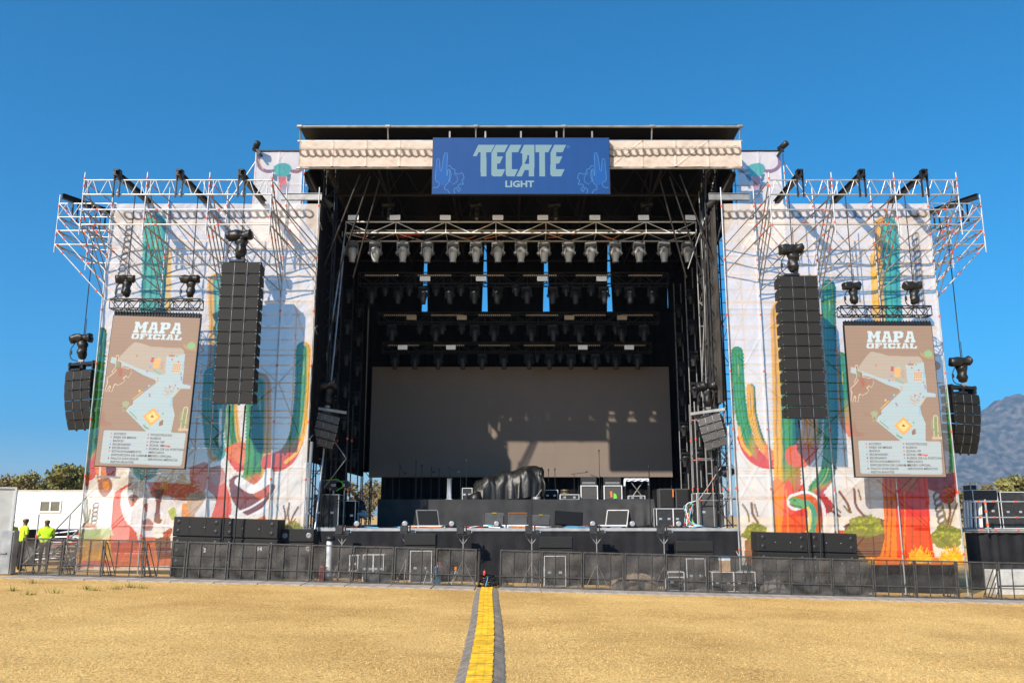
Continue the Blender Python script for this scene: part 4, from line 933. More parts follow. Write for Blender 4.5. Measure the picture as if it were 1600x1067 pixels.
# ================================================================ scaffold towers
def pole(R, name, p, q, r=.0245, m=None, tags=(), n=6):
    """one scaffold tube, with the painted wedge collars it carries"""
    mb = MB(); p = Vector(p); q = Vector(q); mb.tube(p, q, r, n)
    d = (q-p)
    for t in tags:
        c = p+d*t; mb.tube(c-d.normalized()*.04, c+d.normalized()*.04, r*1.45, 6, 1)
    return obj(name, mb, [m or M['steel'], M['tagred']], R)
def tower(sd):
    s = -1 if sd == 'left' else 1; X = lambda d: XC+s*d
    r0 = random.Random(5 if s < 0 else 6)
    R = thing('scaffold_tower', 'tall galvanised scaffold tower with a cantilevered top behind the %s mural banner' % sd, 'scaffold', (X(11.2), 31, gz(X(11.2))), 'scaffold towers beside the stage')
    # uprights in three rows
    for Yr in (30.13, 32.2, 34.3):
        for k, d in enumerate(BD):
            if Yr == 30.13: continue
            pole(R, 'upright', (X(d),Yr,gz(X(d))), (X(d),Yr,14.0), tags=[(j+.5)/7 for j in range(7)])
    for k, d in enumerate(BD): pole(R, 'upright', (X(d),29.9,gz(X(d))+.02), (X(d),29.9,14.2), .0255, tags=[(j*2+1)/14+.02 for j in range(7)], n=7)
    zs = [.9+2*j for j in range(7)]
    for Yr in (30.12, 32.2, 34.3):
        for z in zs+[z+1 for z in zs[:-1]]:
            pole(R, 'ledger', (X(BD[0]),Yr,z), (X(BD[-1]),Yr,z), .021, tags=[.02,.28,.57,.85])
    for j, z in enumerate(zs[:-1]):
        for k in range(4):
            a, b = (BD[k], BD[k+1]) if (j+k) % 2 == 0 else (BD[k+1], BD[k])
            pole(R, 'brace', (X(a),32.16 if k % 2 else 30.2,z), (X(b),32.16 if k % 2 else 30.2,z+2), .02)
        for k, d in enumerate(BD):
            a, b = (30.1, 34.3) if (j+k) % 2 == 0 else (34.3, 30.1)
            pole(R, 'cross_tie', (X(d)+.03,a,z), (X(d)+.03,b,z+2), .02)
    # cantilever reaching forward over the banner
    CD = [15.2, 13.02, 10.84, 8.66]; ZL = [13.70, 13.17, 12.64, 12.10]; YC = 28.0
    for d in CD: pole(R, 'outrigger_post', (X(d),YC,11.72), (X(d),YC,14.0), .026, tags=[.1+.2*r0.random(), .78, .9])
    for k in range(3):
        a, b = X(CD[k]), X(CD[k+1]); mb = MB()
        mb.tube((a,YC-.03,13.70), (b,YC-.03,13.70), .026); mb.tube((a,YC-.03,13.17), (b,YC-.03,13.17), .026)
        n = 4; sx = (b-a)/n
        for q in range(n):
            x0 = a+sx*q; mb.tube((x0+sx*.08,YC-.03,13.17), (x0+sx*.5,YC-.03,13.70), .017); mb.tube((x0+sx*.58,YC-.03,13.70), (x0+sx*.95,YC-.03,13.17), .017)
        for q in (.07,.93): mb.tube((a+(b-a)*q,YC-.03,13.17), (a+(b-a)*q,YC-.03,13.70), .02)
        obj('lattice_girder', mb, M['steel'], R)
    for z in ZL[2:]: pole(R, 'front_ledger', (X(CD[0])+s*.1,YC+.03,z), (X(CD[-1])-s*.1,YC+.03,z), .025, tags=[.09,.4,.72])
    for i, d in enumerate(CD):
        tz = [11.55,11.0,10.54,10.0]; dd = BD[i]; dn = BD[min(i+1, 4)]
        for k in range(4):
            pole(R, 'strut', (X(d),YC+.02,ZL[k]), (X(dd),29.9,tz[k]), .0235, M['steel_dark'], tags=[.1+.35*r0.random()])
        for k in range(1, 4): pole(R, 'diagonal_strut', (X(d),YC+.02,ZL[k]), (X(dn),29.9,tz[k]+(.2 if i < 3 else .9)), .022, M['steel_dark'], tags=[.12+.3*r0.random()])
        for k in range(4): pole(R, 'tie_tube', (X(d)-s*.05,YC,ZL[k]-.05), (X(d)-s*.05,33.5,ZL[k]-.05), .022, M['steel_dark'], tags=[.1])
    for d in (14.02, 11.85, 9.70):
        mb = MB(); x = X(d)
        mb.bbox((x-.075,27.7,13.78),(x+.075,30.7,13.80)); mb.bbox((x-.075,27.7,13.96),(x+.075,30.7,13.98)); mb.bbox((x-.014,27.7,13.80),(x+.014,30.7,13.96))
        obj('steel_beam', mb, M['blackmetal'], R)
        mb = MB()
        for q in (-.1,.1): mb.bbox((x+q-.02,27.86,13.05),(x+q+.02,27.93,13.78)); mb.bbox((x+q-.02,27.84,13.74),(x+q+.02,27.97,14.03))
        mb.rbox((x,27.85,14.02),(.22,.14,.06),.02); obj('beam_clamp', mb, M['blackmetal'], R)
    # cantilever to the side, for the side line array
    E = 17.25
    for Yr in (30.25, 32.6):
        pole(R, 'outrigger_post', (X(E),Yr,11.8), (X(E),Yr,14.05), .026, tags=[.3,.8])
        mb = MB(); a, b = X(E), X(BD[0])
        mb.tube((a,Yr,13.70), (b,Yr,13.70), .025); mb.tube((a,Yr,13.17), (b,Yr,13.17), .025)
        for q in range(4):
            x0 = a+(b-a)/4*q; sx = (b-a)/4; mb.tube((x0,Yr,13.17),(x0+sx*.5,Yr,13.70),.017); mb.tube((x0+sx*.5,Yr,13.70),(x0+sx,Yr,13.17),.017)
        obj('lattice_girder', mb, M['steel'], R)
        for z in (12.64, 12.10): pole(R, 'side_ledger', (X(E),Yr,z), (X(BD[0]),Yr,z), .025, tags=[.05,.7])
        for k in range(4): pole(R, 'side_strut', (X(E),Yr,ZL[k]), (X(BD[0]),Yr,[11.4,10.9,10.4,9.9][k]), .024, M['steel'], tags=[.15,.5,.8])
    for z in ZL: pole(R, 'tie_tube', (X(E),30.25,z), (X(E),32.6,z), .022, M['steel'], tags=[.2])
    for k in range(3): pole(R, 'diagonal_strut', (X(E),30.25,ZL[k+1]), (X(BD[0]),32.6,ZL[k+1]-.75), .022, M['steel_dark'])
    mb = MB(); p = Vector((X(17.0),29.95,13.88)); q = Vector((X(15.3),33.0,13.88)); d = (q-p).normalized(); w = Vector((-d.y,d.x,0))
    for zz, hw, t in ((-.09,.075,.02),(.09,.075,.02),(0,.014,.16)):
        P = [p-w*hw, p+w*hw, q+w*hw, q-w*hw]; mb.prism([a+Vector((0,0,zz-t/2)) for a in P], (0,0,t))
    obj('steel_beam', mb, M['blackmetal'], R)
    mb = MB()
    for c in (p+d*.55, p+d*1.7):
        for q in (-.1,.1): mb.bbox((c.x+q-.02,c.y-.03,13.1),(c.x+q+.02,c.y+.03,13.8))
        mb.bbox((c.x-.12,c.y-.03,13.06),(c.x+.12,c.y+.03,13.1))
    mb.tube(p+d*.55+Vector((0,0,-.79)),p+d*1.7+Vector((0,0,-.79)),.02)
    obj('beam_clamp', mb, M['blackmetal'], R)
    # base jacks
    for d in BD:
        mb = MB(); x = X(d); mb.bbox((x-.09,29.81,gz(x)),(x+.09,29.99,gz(x)+.015)); mb.tube((x,29.9,gz(x)),(x,29.9,gz(x)+.35),.018); obj('base_jack', mb, M['steel'], R)
    # sloping raker at the outer foot, seen against the cabin
    if s < 0:
        for z, e in ((3.4, 17.0), (2.4, 16.3), (1.2, 15.7)): pole(R, 'raker', (X(15.1),31.0,z), (X(e+.6),31.0,gz(X(e))+.1), .026, M['steel_dark'])
        for px in (57, 106): x = at(px,840,31).x; pole(R, 'raker_post', (x,31,gz(x)), (x,31,zof(803,31)), .03, M['steel'], tags=[.6])
    # upper frame carrying the skull banner
    for d in (10.45, 8.5): pole(R, 'upper_upright', (X(d),31.66,13.5), (X(d),31.66,16.35), .026, tags=[.3,.7])
    mb = MB(); mb.tube((X(10.5),31.66,zof(236.5,31.66)),(X(8.0),31.66,zof(236.5,31.66)),.04); obj('upper_rail', mb, M['blackmetal'], R)
    for z in (13.9, 15.0): pole(R, 'upper_ledger', (X(10.45),31.7,z), (X(8.0),31.7,z), .022)
    pole(R, 'upper_brace', (X(10.45),31.72,14.0), (X(8.4),31.72,16.0), .022); pole(R, 'upper_brace', (X(10.45),31.66,16.0), (X(11.6),31.3,13.6), .022)
    mb = MB(); c = Vector((X(10.35),31.3,zof(229,31.3))); mb.lathe([(.05,-.22),(.12,-.2),(.12,.22),(.05,.25)], 10, c, Matrix.Rotation(1.2,3,'X') @ Matrix.Rotation(.5,3,'Y')); mb.box(c+Vector((-s*.1,.1,-.22)),(.1,.3,.25),0,Matrix.Rotation(s*.6,3,'Y')); obj('beam_end', mb, M['blackmetal'], R)
    mb = MB(); x = X(8.1); mb.bbox((x-.95,30.5,13.95),(x+.6,30.62,13.97)); mb.bbox((x-.95,30.5,14.2),(x+.6,30.62,14.22)); mb.bbox((x-.95,30.53,13.97),(x+.6,30.56,14.2)); obj('steel_beam', mb, M['steel_dark'], R)
tower('left'); tower('right')
# ================================================================ stage roof, walls and deck
RF = thing('stage_roof', 'large black festival stage roof on lattice columns, open to the front', 'stage roof', (XC, 36, 16))
mb = MB(); rows = []
for j in range(13):
    Yr = 29.9+j*(43-29.9)/12; rows.append([(XC+x, Yr, 16.62-.035*j+(.05*(fbm(np.array([x*.6+j]), np.array([j*.8]), 3, 2)[0]-.5))) for x in np.linspace(-8.33,8.33,29)])
mb.sheet(rows); mb.sheet([[(p[0],p[1],p[2]+.07) for p in r] for r in rows]); obj('roof_sheet', mb, M['roofpvc'], RF)
mb = MB(); mb.tube((XC-8.4,29.88,16.62),(XC+8.4,29.88,16.62),.05)
for k in range(6): x = XC-8.3+k*3.32; mb.rbox((x,29.86,16.62),(.22,.12,.12),.03); mb.tube((x,29.9,16.6),(x,30.07,16.14),.03)
obj('eave_tube', mb, M['steel_dark'], RF)
for z in (16.12, 15.04):
    mb = MB(); mb.tube((XC-8.4,30.07,z),(XC+8.4,30.07,z),.045); obj('fascia_rail', mb, M['steel'], RF)
for k in range(8):
    x = XC-8.3+k*16.6/7; mb = MB(); mb.tube((x,30.1,15.04),(x,30.1,16.12),.03)
    if k < 7: mb.tube((x,30.12,16.12 if k < 4 else 15.04),(x+16.6/7,30.12,15.04 if k < 4 else 16.12),.03)
    obj('fascia_strut', mb, M['steel'], RF)
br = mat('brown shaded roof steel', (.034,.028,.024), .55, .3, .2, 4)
for k in range(7):                                          # roof girders running to the back
    x = XC-8.0+k*16/6; mb = MB()
    mb.tube((x,30.2,16.2),(x,42.8,15.9),.05); mb.tube((x,30.3,15.0),(x,42.8,14.6),.05)
    for j in range(8):
        ya = 30.3+j*1.56; za = 15.0 if j % 2 == 0 else 16.15; zb = 16.15 if j % 2 == 0 else 15.0; mb.tube((x,ya,za-.03*j),(x,ya+1.56,zb-.03*(j+1)),.035)
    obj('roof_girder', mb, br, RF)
for j, Yp in enumerate((32.5, 35.3, 38.2, 41.0)):
    mb = MB(); mb.tube((XC-8.2,Yp,16.05),(XC+8.2,Yp,16.05),.05); mb.tube((XC-8.2,Yp,14.9-.05*j),(XC+8.2,Yp,14.9-.05*j),.045)
    for k in range(12): x = XC-8+k*16/12; mb.tube((x,Yp,14.9-.05*j),(x+.67,Yp,16.05),.025); mb.tube((x+.67,Yp,16.05),(x+1.33,Yp,14.9-.05*j),.025)
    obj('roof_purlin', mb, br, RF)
for sx in (-1, 1):
    for Yc in (31.3, 41.8):
        mb = MB(); x = XC+sx*7.35 
        for a in (-.22,.22):
            for b in (-.22,.22): mb.tube((x+a,Yc+b,1.85),(x+a,Yc+b,15.9),.03)
        for j in range(26):
            z = 1.9+j*.53; q = 1 if j % 2 else -1; mb.tube((x-.22*q,Yc-.22,z),(x+.22*q,Yc-.22,z+.53),.016,5); mb.tube((x-sx*.22,Yc-.22*q,z),(x-sx*.22,Yc+.22*q,z+.53),.016,5)
        obj('column', mb, M['blackmetal'], RF)
    for k in range(3):                                     # raking knee braces at the mouth
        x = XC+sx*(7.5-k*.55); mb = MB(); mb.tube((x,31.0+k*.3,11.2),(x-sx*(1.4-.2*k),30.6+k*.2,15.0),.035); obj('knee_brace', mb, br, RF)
    mb = MB(); mb.tube((XC+sx*8.0,30.3,14.9),(XC+sx*6.9,31.6,12.6),.05); obj('knee_brace', mb, br, RF)
    mb = MB(); xs_ = XC+sx*8.15; mb.sheet([[(xs_+.04*math.sin(i*1.1+j), 30.9+i*.3, z) for i in range(41)] for j, z in enumerate((16.3,15.6,14.8,13.9,13.2))]); obj('side_sheet', mb, M['roofpvc'], RF)
    mb = MB(); r_ = []
    for j in range(7):
        t = j/6; r_.append([(XC+sx*(8.05-.75*t*t)+.13*math.cos(a), 30.35+.7*t, 14.9-.95*t+.13*math.sin(a)) for a in [i*.8 for i in range(9)]])
    mb.sheet(r_); obj('rolled_sheet', mb, M['roofpvc'], RF)
# deck
SD = thing('stage_deck', 'black skirted stage deck with a pale front edge', 'stage', (XC, 36, 1.83))
x0, x1 = -7.75, 7.95
mb = MB(); mb.bbox((x0,30.5,1.71),(x1,43,1.83)); obj('deck_platform', mb, M['deck'], SD)
mb = MB(); mb.bbox((x0,30.455,1.74),(x1,30.495,1.842)); obj('edge_trim', mb, M['deckedge'], SD)
mb = MB(); n = 240; rows = []
for j, z in enumerate((1.735, 1.2, .6, -.25)):
    rows.append([(x0+(x1-x0)*i/n, 30.46+.03*math.sin(i*.9+1.5*math.sin(i*.13))*(.2+j*.25)+.02*math.sin(i*.31), z) for i in range(n+1)])
mb.sheet(rows); obj('skirt', mb, M['drape2'], SD)
for k in range(8):
    mb = MB(); x = x0+.4+k*2.1; mb.tube((x,31.2,-.2),(x,31.2,1.7),.03); obj('deck_leg', mb, M['steel_dark'], SD)
# riser
xr0, xr1 = at(590,800,35).x, at(1012,800,35).x; zr = zof(780,35)
RS = thing('drum_riser', 'long dark riser across the rear of the stage deck', 'riser', ((xr0+xr1)/2, 36.5, 1.83))
mb = MB(); mb.bbox((xr0,35,zr-.08),(xr1,39.4,zr)); obj('riser_top', mb, M['gear'], RS)
mb = MB(); n = 150; mb.sheet([[(xr0+(xr1-xr0)*i/n, 34.97+.012*math.sin(i*.37)+.02*math.sin(i*.9)*(j/3)*.5, z) for i in range(n+1)] for j, z in enumerate((zr-.01,zr-.35,zr-.7,1.84))]); obj('skirt', mb, M['cloth'], RS)
mb = MB(); rows = []                                       # gathered cloth sweeping out at the right end
for j in range(12):
    t = j/11; rows.append([(xr1-1.5+1.75*s+.1*t*s, 34.90-.7*t*s+.15*math.sin(s*24+t*2)*t*s, zr+.01-(zr-1.86)*t**(1-.3*s)) for s in [i/40 for i in range(41)]])
mb.sheet(rows); obj('gathered_cloth', mb, M['cloth'], RS)
# led wall
LW_ = thing('led_wall', 'huge dark video wall at the back of the stage', 'screen', (.45, 40, 4))
xa, xb, za, zb = xof(579,660,40), xof(1048,660,40), zof(745,40), zof(573,40)
mb = MB(); nx, nz = 26, 10
for i in range(nx):
    for j in range(nz):
        w, h = (xb-xa)/nx, (zb-za)/nz; mb.bbox((xa+i*w+.0008,40+.002*((i*7+j*3) % 3),za+j*h+.0008),(xa+(i+1)*w-.0008,40.09,za+(j+1)*h-.0008))
obj('screen_tiles', mb, M['screen'], LW_)
mb = MB(); mb.bbox((xa-.02,40.1,za-.02),(xb+.02,40.25,zb+.02))
for i in range(14): x = xa+(xb-xa)*i/13; mb.tube((x,40.4,1.85),(x,40.4,zb),.03)
obj('frame', mb, M['blackmetal'], LW_)
# drapes
def drape(label, pts, z0, z1, name='black_drape', m=None, amp=.06, fold=.35, group='black drapes of the stage', slant=None):
    """hanging cloth along a plan polyline, with folds"""
    P = [Vector((p[0], p[1], 0)) for p in pts]; L = sum((b-a).length for a, b in zip(P[:-1], P[1:])); n = max(8, int(L/fold*8)); rows = []
    def pos(s):
        for a, b in zip(P[:-1], P[1:]):
            l = (b-a).length
            if s <= l or b is P[-1]:
                d = (b-a).normalized(); return a+d*min(s, l), Vector((-d.y, d.x, 0))
            s -= l
    for z in np.linspace(z1, z0, 9):
        r = []
        for i in range(n+1):
            c, w = pos(L*i/n); t = (z1-z)/(z1-z0)
            r.append(c+w*amp*(.35+.65*t)*math.sin(i*2*math.pi/8+1.1*math.sin(i*.17)+.8*t)+Vector((0,0,z)))
        rows.append(r)
    mb = MB(); mb.sheet(rows); o = obj(name, mb, m or M['drape'])
    return tag(o, label, 'drape', group)
drape('black drape lining the left side of the stage', [(-7.32,30.3),(-7.05,30.5),(-7.15,36),(-7.2,41.3)], 4.1, 13.7)
drape('dusty black drape lining the right side of the stage, catching the sun', [(7.62,30.35),(7.72,33.4)], 6.3, 13.7, m=mat('sunlit black drape', (.055,.05,.046), .9, 0, .4, 1.2, .5, 9, .1), amp=.09)  # lighter drape copy: the sunlight on this cloth is put into its colour
drape('black drape at the right rear side of the stage behind the light ladders', [(7.95,32.7),(8.05,36),(8.1,41.3)], 1.85, 13.7)
drape('black drape low at the left side of the stage behind the equipment case', [(-7.1,32.5),(-7.15,37.5)], 1.85, 4.2)
drape('black drape hanging below the video wall', [(-6.15,40.6),(8.0,40.6)], 1.85, 4.05)
drape('black drape at the left end of the video wall', [(-7.3,41.4),(-6.2,41.35)], 4.3, 12.4)
drape('black drape at the right end of the video wall', [(7.25,41.4),(8.2,41.4)], 1.85, 12.4)
drape('wide black backcloth above the video wall', [(-7.3,41.45),(8.2,41.45)], 8.8, 12.25)
edges = [(540,540),(659,668),(753,762),(848.5,858.5),(948.5,957),(1043,1046),(1110,1110)]
for k in range(6):
    Yd = 41.5; zt, zb_ = 16.2, 12.2; lb, rb = xof(edges[k][1],485,Yd), xof(edges[k+1][0],485,Yd)
    lt, rt = lb-(.10 if k else 0), rb+.12
    mb = MB(); rows = []
    for j in range(12):
        t = j/11; a, b_ = lt+(lb-lt)*t, rt+(rb-rt)*t; rows.append([(a+(b_-a)*i/24, Yd+.05*math.sin(i*1.3+.5*math.sin(t*4))*min(1, i/3, (24-i)/3), zt+(zb_-zt)*t) for i in range(25)])
    mb.sheet(rows); o = obj('black_drape', mb, M['drape']); tag(o, 'tall black backcloth panel at the top rear of the stage, %s from the left' % ORD[k], 'drape', 'black drapes of the stage')
# slack cables of the left stage mouth
for a, b, Ya, Yb, lab in (((541,352),(486,692),32.8,31.2,'thin grey cable slanting from the front truss to the left speaker cluster'), ((538,385),(491,836),32.8,30.2,'thin grey cable slanting from the front truss down to the left deck edge')):
    p, q = at(*a, Ya), at(*b, Yb); P = [p.lerp(q, t)+Vector((0,0,-.5*math.sin(math.pi*t))) for t in [i/14 for i in range(15)]]
    mb = MB(); mb.path(P, .035, 6); tag(obj('slack_cable', mb, M['steel']), lab, 'cable', 'slack cables')
for k, (a, b, Yc) in enumerate((((1092,300),(1104,640),32.0), ((1096,330),(1112,640),31.6), ((1120,262),(1075,420),31.5), ((1103,240),(1096,620),32.4))):
    p, q = at(*a, Yc), at(*b, Yc); mb = MB(); mb.path([p, p.lerp(q,.5)+Vector((.08,0,-.05)), q], .024, 6); tag(obj('slack_cable', mb, M['steel_dark']), 'thin hanging cable beside the right stage drape, %s' % ('reaching the small speaker cluster','just behind the grey drape','slanting from the roof corner','longest of the hanging ones')[k], 'cable', 'slack cables')
for sx, px in ((-1, 478), (1, 1143)):                        # pale poles at the foot of the mouth
    p, q = at(px, 830 if sx < 0 else 805, 30.2), at(px+(9 if sx < 0 else -5), 690 if sx < 0 else 665, 30.2); mb = MB(); mb.tube(p, q, .06, 8); mb.box(p.lerp(q,.2),(.16,.14,.08)); tag(obj('steel_pole', mb, M['steel']), 'pale steel pole leaning along the %s edge of the stage mouth' % ('left' if sx < 0 else 'right'), 'pole', 'steel poles at the stage mouth')
for sd, xs in (('left', -6.6), ('right', 7.3)):
    R = thing('deck_scaffold', 'small scaffold frame standing on the deck at the %s side under the speaker cluster' % sd, 'scaffold', (xs, 31.8, 1.83), 'scaffold frames on the deck')
    for a in (-.55, 0, .55):
        for b in (0, .9): pole(R, 'upright', (xs+a,31.4+b,1.84), (xs+a,31.4+b,6.4), .024, M['steel_dark'] if sd == 'right' else M['blackmetal'], tags=[.3,.7])  # left frame blacker than the right: the wing's shade put into the colour
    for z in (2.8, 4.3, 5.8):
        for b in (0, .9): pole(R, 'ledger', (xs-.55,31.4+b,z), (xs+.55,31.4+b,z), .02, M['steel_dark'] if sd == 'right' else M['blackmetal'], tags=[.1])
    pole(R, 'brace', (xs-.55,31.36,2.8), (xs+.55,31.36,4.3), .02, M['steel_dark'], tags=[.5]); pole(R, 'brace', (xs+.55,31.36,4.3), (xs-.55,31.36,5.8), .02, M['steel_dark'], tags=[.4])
# ================================================================ crowd barrier
SLOPE = math.atan(GS)
def barrier(solid):
    R = thing('crowd_barrier', 'x', 'barrier', (0,0,0), 'crowd barrier panels')
    w, h = 1.30, 1.19
    mb = MB()
    for x in (-w/2+.02, w/2-.02): mb.bbox((x-.02,-.02,.0),(x+.02,.02,h))
    mb.bbox((-w/2+.04,-.02,h-.04),(w/2-.04,.02,h)); mb.bbox((-w/2+.04,-.02,.03),(w/2-.04,.02,.07)); mb.bbox((-w/2+.04,-.015,.36),(w/2-.04,.015,.39))
    obj('frame', mb, M['barrier'], R)
    for k in (1, 2):
        mb = MB(); x = -w/2+k*w/3; mb.bbox((x-.013,-.012,.07),(x+.013,.012,h-.04)); obj('bar', mb, M['barrier'], R)
    mb = MB(); mb.bbox((-w/2+.04,.021,.07),(w/2-.04,.024,h-.04)); obj('mesh_panel', mb, M['bmesh'] if solid else M['bopen'], R)
    mb = MB(); mb.bbox((-w/2+.004,-1.05,.0),(w/2-.004,-.03,.03)); mb.bbox((-w/2+.004,-1.08,.0),(w/2-.004,-1.05,.012)); obj('footplate', mb, M['plate'], R)
    for x in (-w/2+.06, w/2-.06):
        mb = MB(); mb.tube((x,.03,h-.1),(x,.85,.05),.018,6); mb.tube((x,.03,.04),(x,.85,.05),.018,6); mb.tube((x,.4,.05),(x,.03,.55),.014,6); obj('brace', mb, M['barrier'], R)
    return R
YBAR = 28.1
pS, pO = None, None
nL = 11; xl0, xl1 = -15.75, -1.14
def put(x, solid, lab):
    global pS, pO
    if solid: o = barrier(True) if pS is None else copy_tree(pS); pS = pS or o
    else: o = barrier(False) if pO is None else copy_tree(pO); pO = pO or o
    o.location = (x, YBAR+random.uniform(-.012,.012), gz(x)); o.rotation_euler = (0, SLOPE*(1-(x/32)**2), random.uniform(-.01,.01)); o['label'] = lab; o['group'] = 'crowd barrier panels'
for k in range(nL):
    x = xl0+(k+.5)*(xl1-xl0)/nL; sol = k not in (2, 3)
    put(x, sol, '%s meshed black crowd barrier panel left of the ramp, %s from the far left' % ('dusty' if sol else 'thin', ORD[k]))
nR = 14; xr0_ = -.42
for k in range(nR):
    x = xr0_+(k+.5)*1.325; sol = k < 9 or k > 12
    put(x, sol, '%s meshed black crowd barrier panel right of the ramp, %s from the ramp' % ('dusty' if sol else 'thin', ORD[k]))
R = thing('barrier_gate', 'narrow black barrier panel turned backwards beside the cable ramp', 'barrier', (-1.08, 28.1, gz(-1.08)))
mb = MB(); mb.bbox((-1.10,28.14,.05),(-1.06,29.3,.1)); mb.bbox((-1.10,28.14,1.15),(-1.06,29.3,1.19))
for y in (28.16, 28.7, 29.28): mb.bbox((-1.10,y-.02,.03),(-1.06,y+.02,1.19))
obj('frame', mb, M['barrier'], R); mb = MB(); mb.bbox((-1.085,28.18,.1),(-1.082,29.26,1.15)); obj('mesh_panel', mb, M['bmesh'], R)
# ---------------------------------------------------------------- cable ramp
def yof(py, H=0.):                                            # depth on the ground for a pixel row (near x = 0)
    u, y, z = ray(760, py); return (H-CAMH)*y/z
CP = [(yof(921),761),(yof(930),759.5),(yof(945),759),(yof(965),759),(yof(1000),757),(yof(1040),752.5),(yof(1075),748),(yof(1150),738)]
def xat(px, Yc):
    # camera-space depth of a ground point at y = Yc, z = 0
    dep = Yc*cs+(0-CAMH)*sn; return (px-800)/FPX*dep
pts = smooth_path([(xat(px, Yc), Yc) for Yc, px in CP], 14)
pts = pts[np.argsort(-pts[:,1])]
RP = thing('cable_ramp', 'yellow lidded cable ramp with grey rubber sides running across the dry field', 'cable ramp', (-.6, 20, 0))
def strip(a, b, za, zb, jit=0, seg=1):
    rows = []
    for i, (x, y) in enumerate(pts):
        j = .008*math.sin(i*1.7+a*9); g0 = gz(x)+.05*(float(fbm(np.array([x*.25+9]), np.array([y*.25+3]), 3, 5)[0])-.45)
        rows.append([(x+a+(b-a)*k/seg+j, y, g0+za+(zb-za)*k/seg+.008) for k in range(seg+1)])
    return rows
mb = MB(); mb.sheet(strip(-.18,.18,.062,.062,0,8)); mb.sheet(strip(-.18,-.18,.062,.03)); mb.sheet(strip(.18,.18,.03,.062))
ridge = []
for i in range(len(pts)-1):                                    # raised tread on the lids
    (xa_, ya_), (xb_, yb_) = pts[i], pts[i+1]; n = max(1, int(abs(ya_-yb_)/.12))
    for q in range(n):
        t = (q+.5)/n; x, y = xa_+(xb_-xa_)*t, ya_+(yb_-ya_)*t; g0 = gz(x)+.05*(float(fbm(np.array([x*.25+9]), np.array([y*.25+3]), 3, 5)[0])-.45)
        for w in (-.12, 0, .12): mb.box((x+w, y, g0+.0715), (.10,.05,.005))
acc = 0
for i in range(len(pts)-1):
    (xa_, ya_), (xb_, yb_) = pts[i], pts[i+1]; acc += abs(ya_-yb_)
    if acc > .92:
        acc = 0; g0 = gz(xa_)+.05*(float(fbm(np.array([xa_*.25+9]), np.array([ya_*.25+3]), 3, 5)[0])-.45); mb.box((xa_,ya_,g0+.071),(.36,.014,.004),1)
obj('lid', mb, [M['yellow'], M['gear']], RP)
for sg in (-1, 1):
    mb = MB(); rows = strip(sg*.182, sg*.36, .056, -.01, 0, 4); mb.sheet(rows)
    for i in range(len(pts)-1):
        (xa_, ya_), (xb_, yb_) = pts[i], pts[i+1]; n = max(1, int(abs(ya_-yb_)/.11))
        for q in range(n):
            t = (q+.5)/n; x, y = xa_+(xb_-xa_)*t, ya_+(yb_-ya_)*t; g0 = gz(x)+.05*(float(fbm(np.array([x*.25+9]), np.array([y*.25+3]), 3, 5)[0])-.45)
            mb.box((x+sg*.27, y, g0+.033), (.15,.02,.012), 0, Matrix.Rotation(sg*.38,3,'Y'))
    obj('rubber_side', mb, M['rubber'], RP)
mb = MB(); x, y = pts[0]
r1_ = random.Random(3)
for k in range(9):
    P = [Vector((x+r1_.uniform(-.2,.2), y+.1+k*.0, .05+r1_.random()*.08)), Vector((x+r1_.uniform(-.5,.6), y+.7+r1_.random()*.4, .1+.25*r1_.random())), Vector((x+r1_.uniform(-.3,.6), y+1.5, .1+.3*r1_.random())), Vector((x+r1_.uniform(-.4,.7), y+2.1, .05))]
    mb.path([Vector(p) for p in smooth_path(P, 5)], .022, 6, k == 4)
tag(obj('cable_bundle', mb, [M['cable'], M['bluepaint']]), 'tangle of black and blue cables where the ramp meets the barrier gap', 'cables')
# ---------------------------------------------------------------- subwoofer stacks
def sub(label, x0, x1, zb, zt, Yf, d, holes, group, wing=False, ports=True):
    w = x1-x0; h = zt-zb; cx = (x0+x1)/2
    R = thing('subwoofer', label, 'loudspeaker', (cx, Yf, zb), group, (0, SLOPE, 0))
    mb = MB(); mb.rbox((0,d/2,h/2),(w-.012,d,h-.008),.02); obj('cabinet', mb, M['cabinet'], R)
    mb = MB(); mb.rbox((0,-.012,h/2),(w-.06,.03,h-.06),.012)
    for q in (-1, 1): mb.bbox((q*w/6-.006,-.034,.05),(q*w/6+.006,-.028,h-.05))
    obj('grille', mb, M['grille'], R)
    for sx, sz in holes:
        mb = MB(); mb.lathe([(.10*h/.8+.012,-.004),(.10*h/.8,-.012),(.085*h/.8,.004),(.03,.012)], 16, (sx*w/2,-.03,h*sz), Matrix.Rotation(math.pi/2,3,'X')); obj('port', mb, M['black'], R)
    mb = MB()
    for sx in (-.3,.3): mb.lathe([(.018,0),(.014,.02)], 8, (sx*w/2,-.03,h*.5), Matrix.Rotation(math.pi/2,3,'X'))
    obj('badge', mb, M['steel'], R)
    return R
YSUB = 29.0; HS = [(-.76,.27),(-.76,.73),(.76,.27),(.76,.73)]; SGp = 'ground subwoofer stacks'
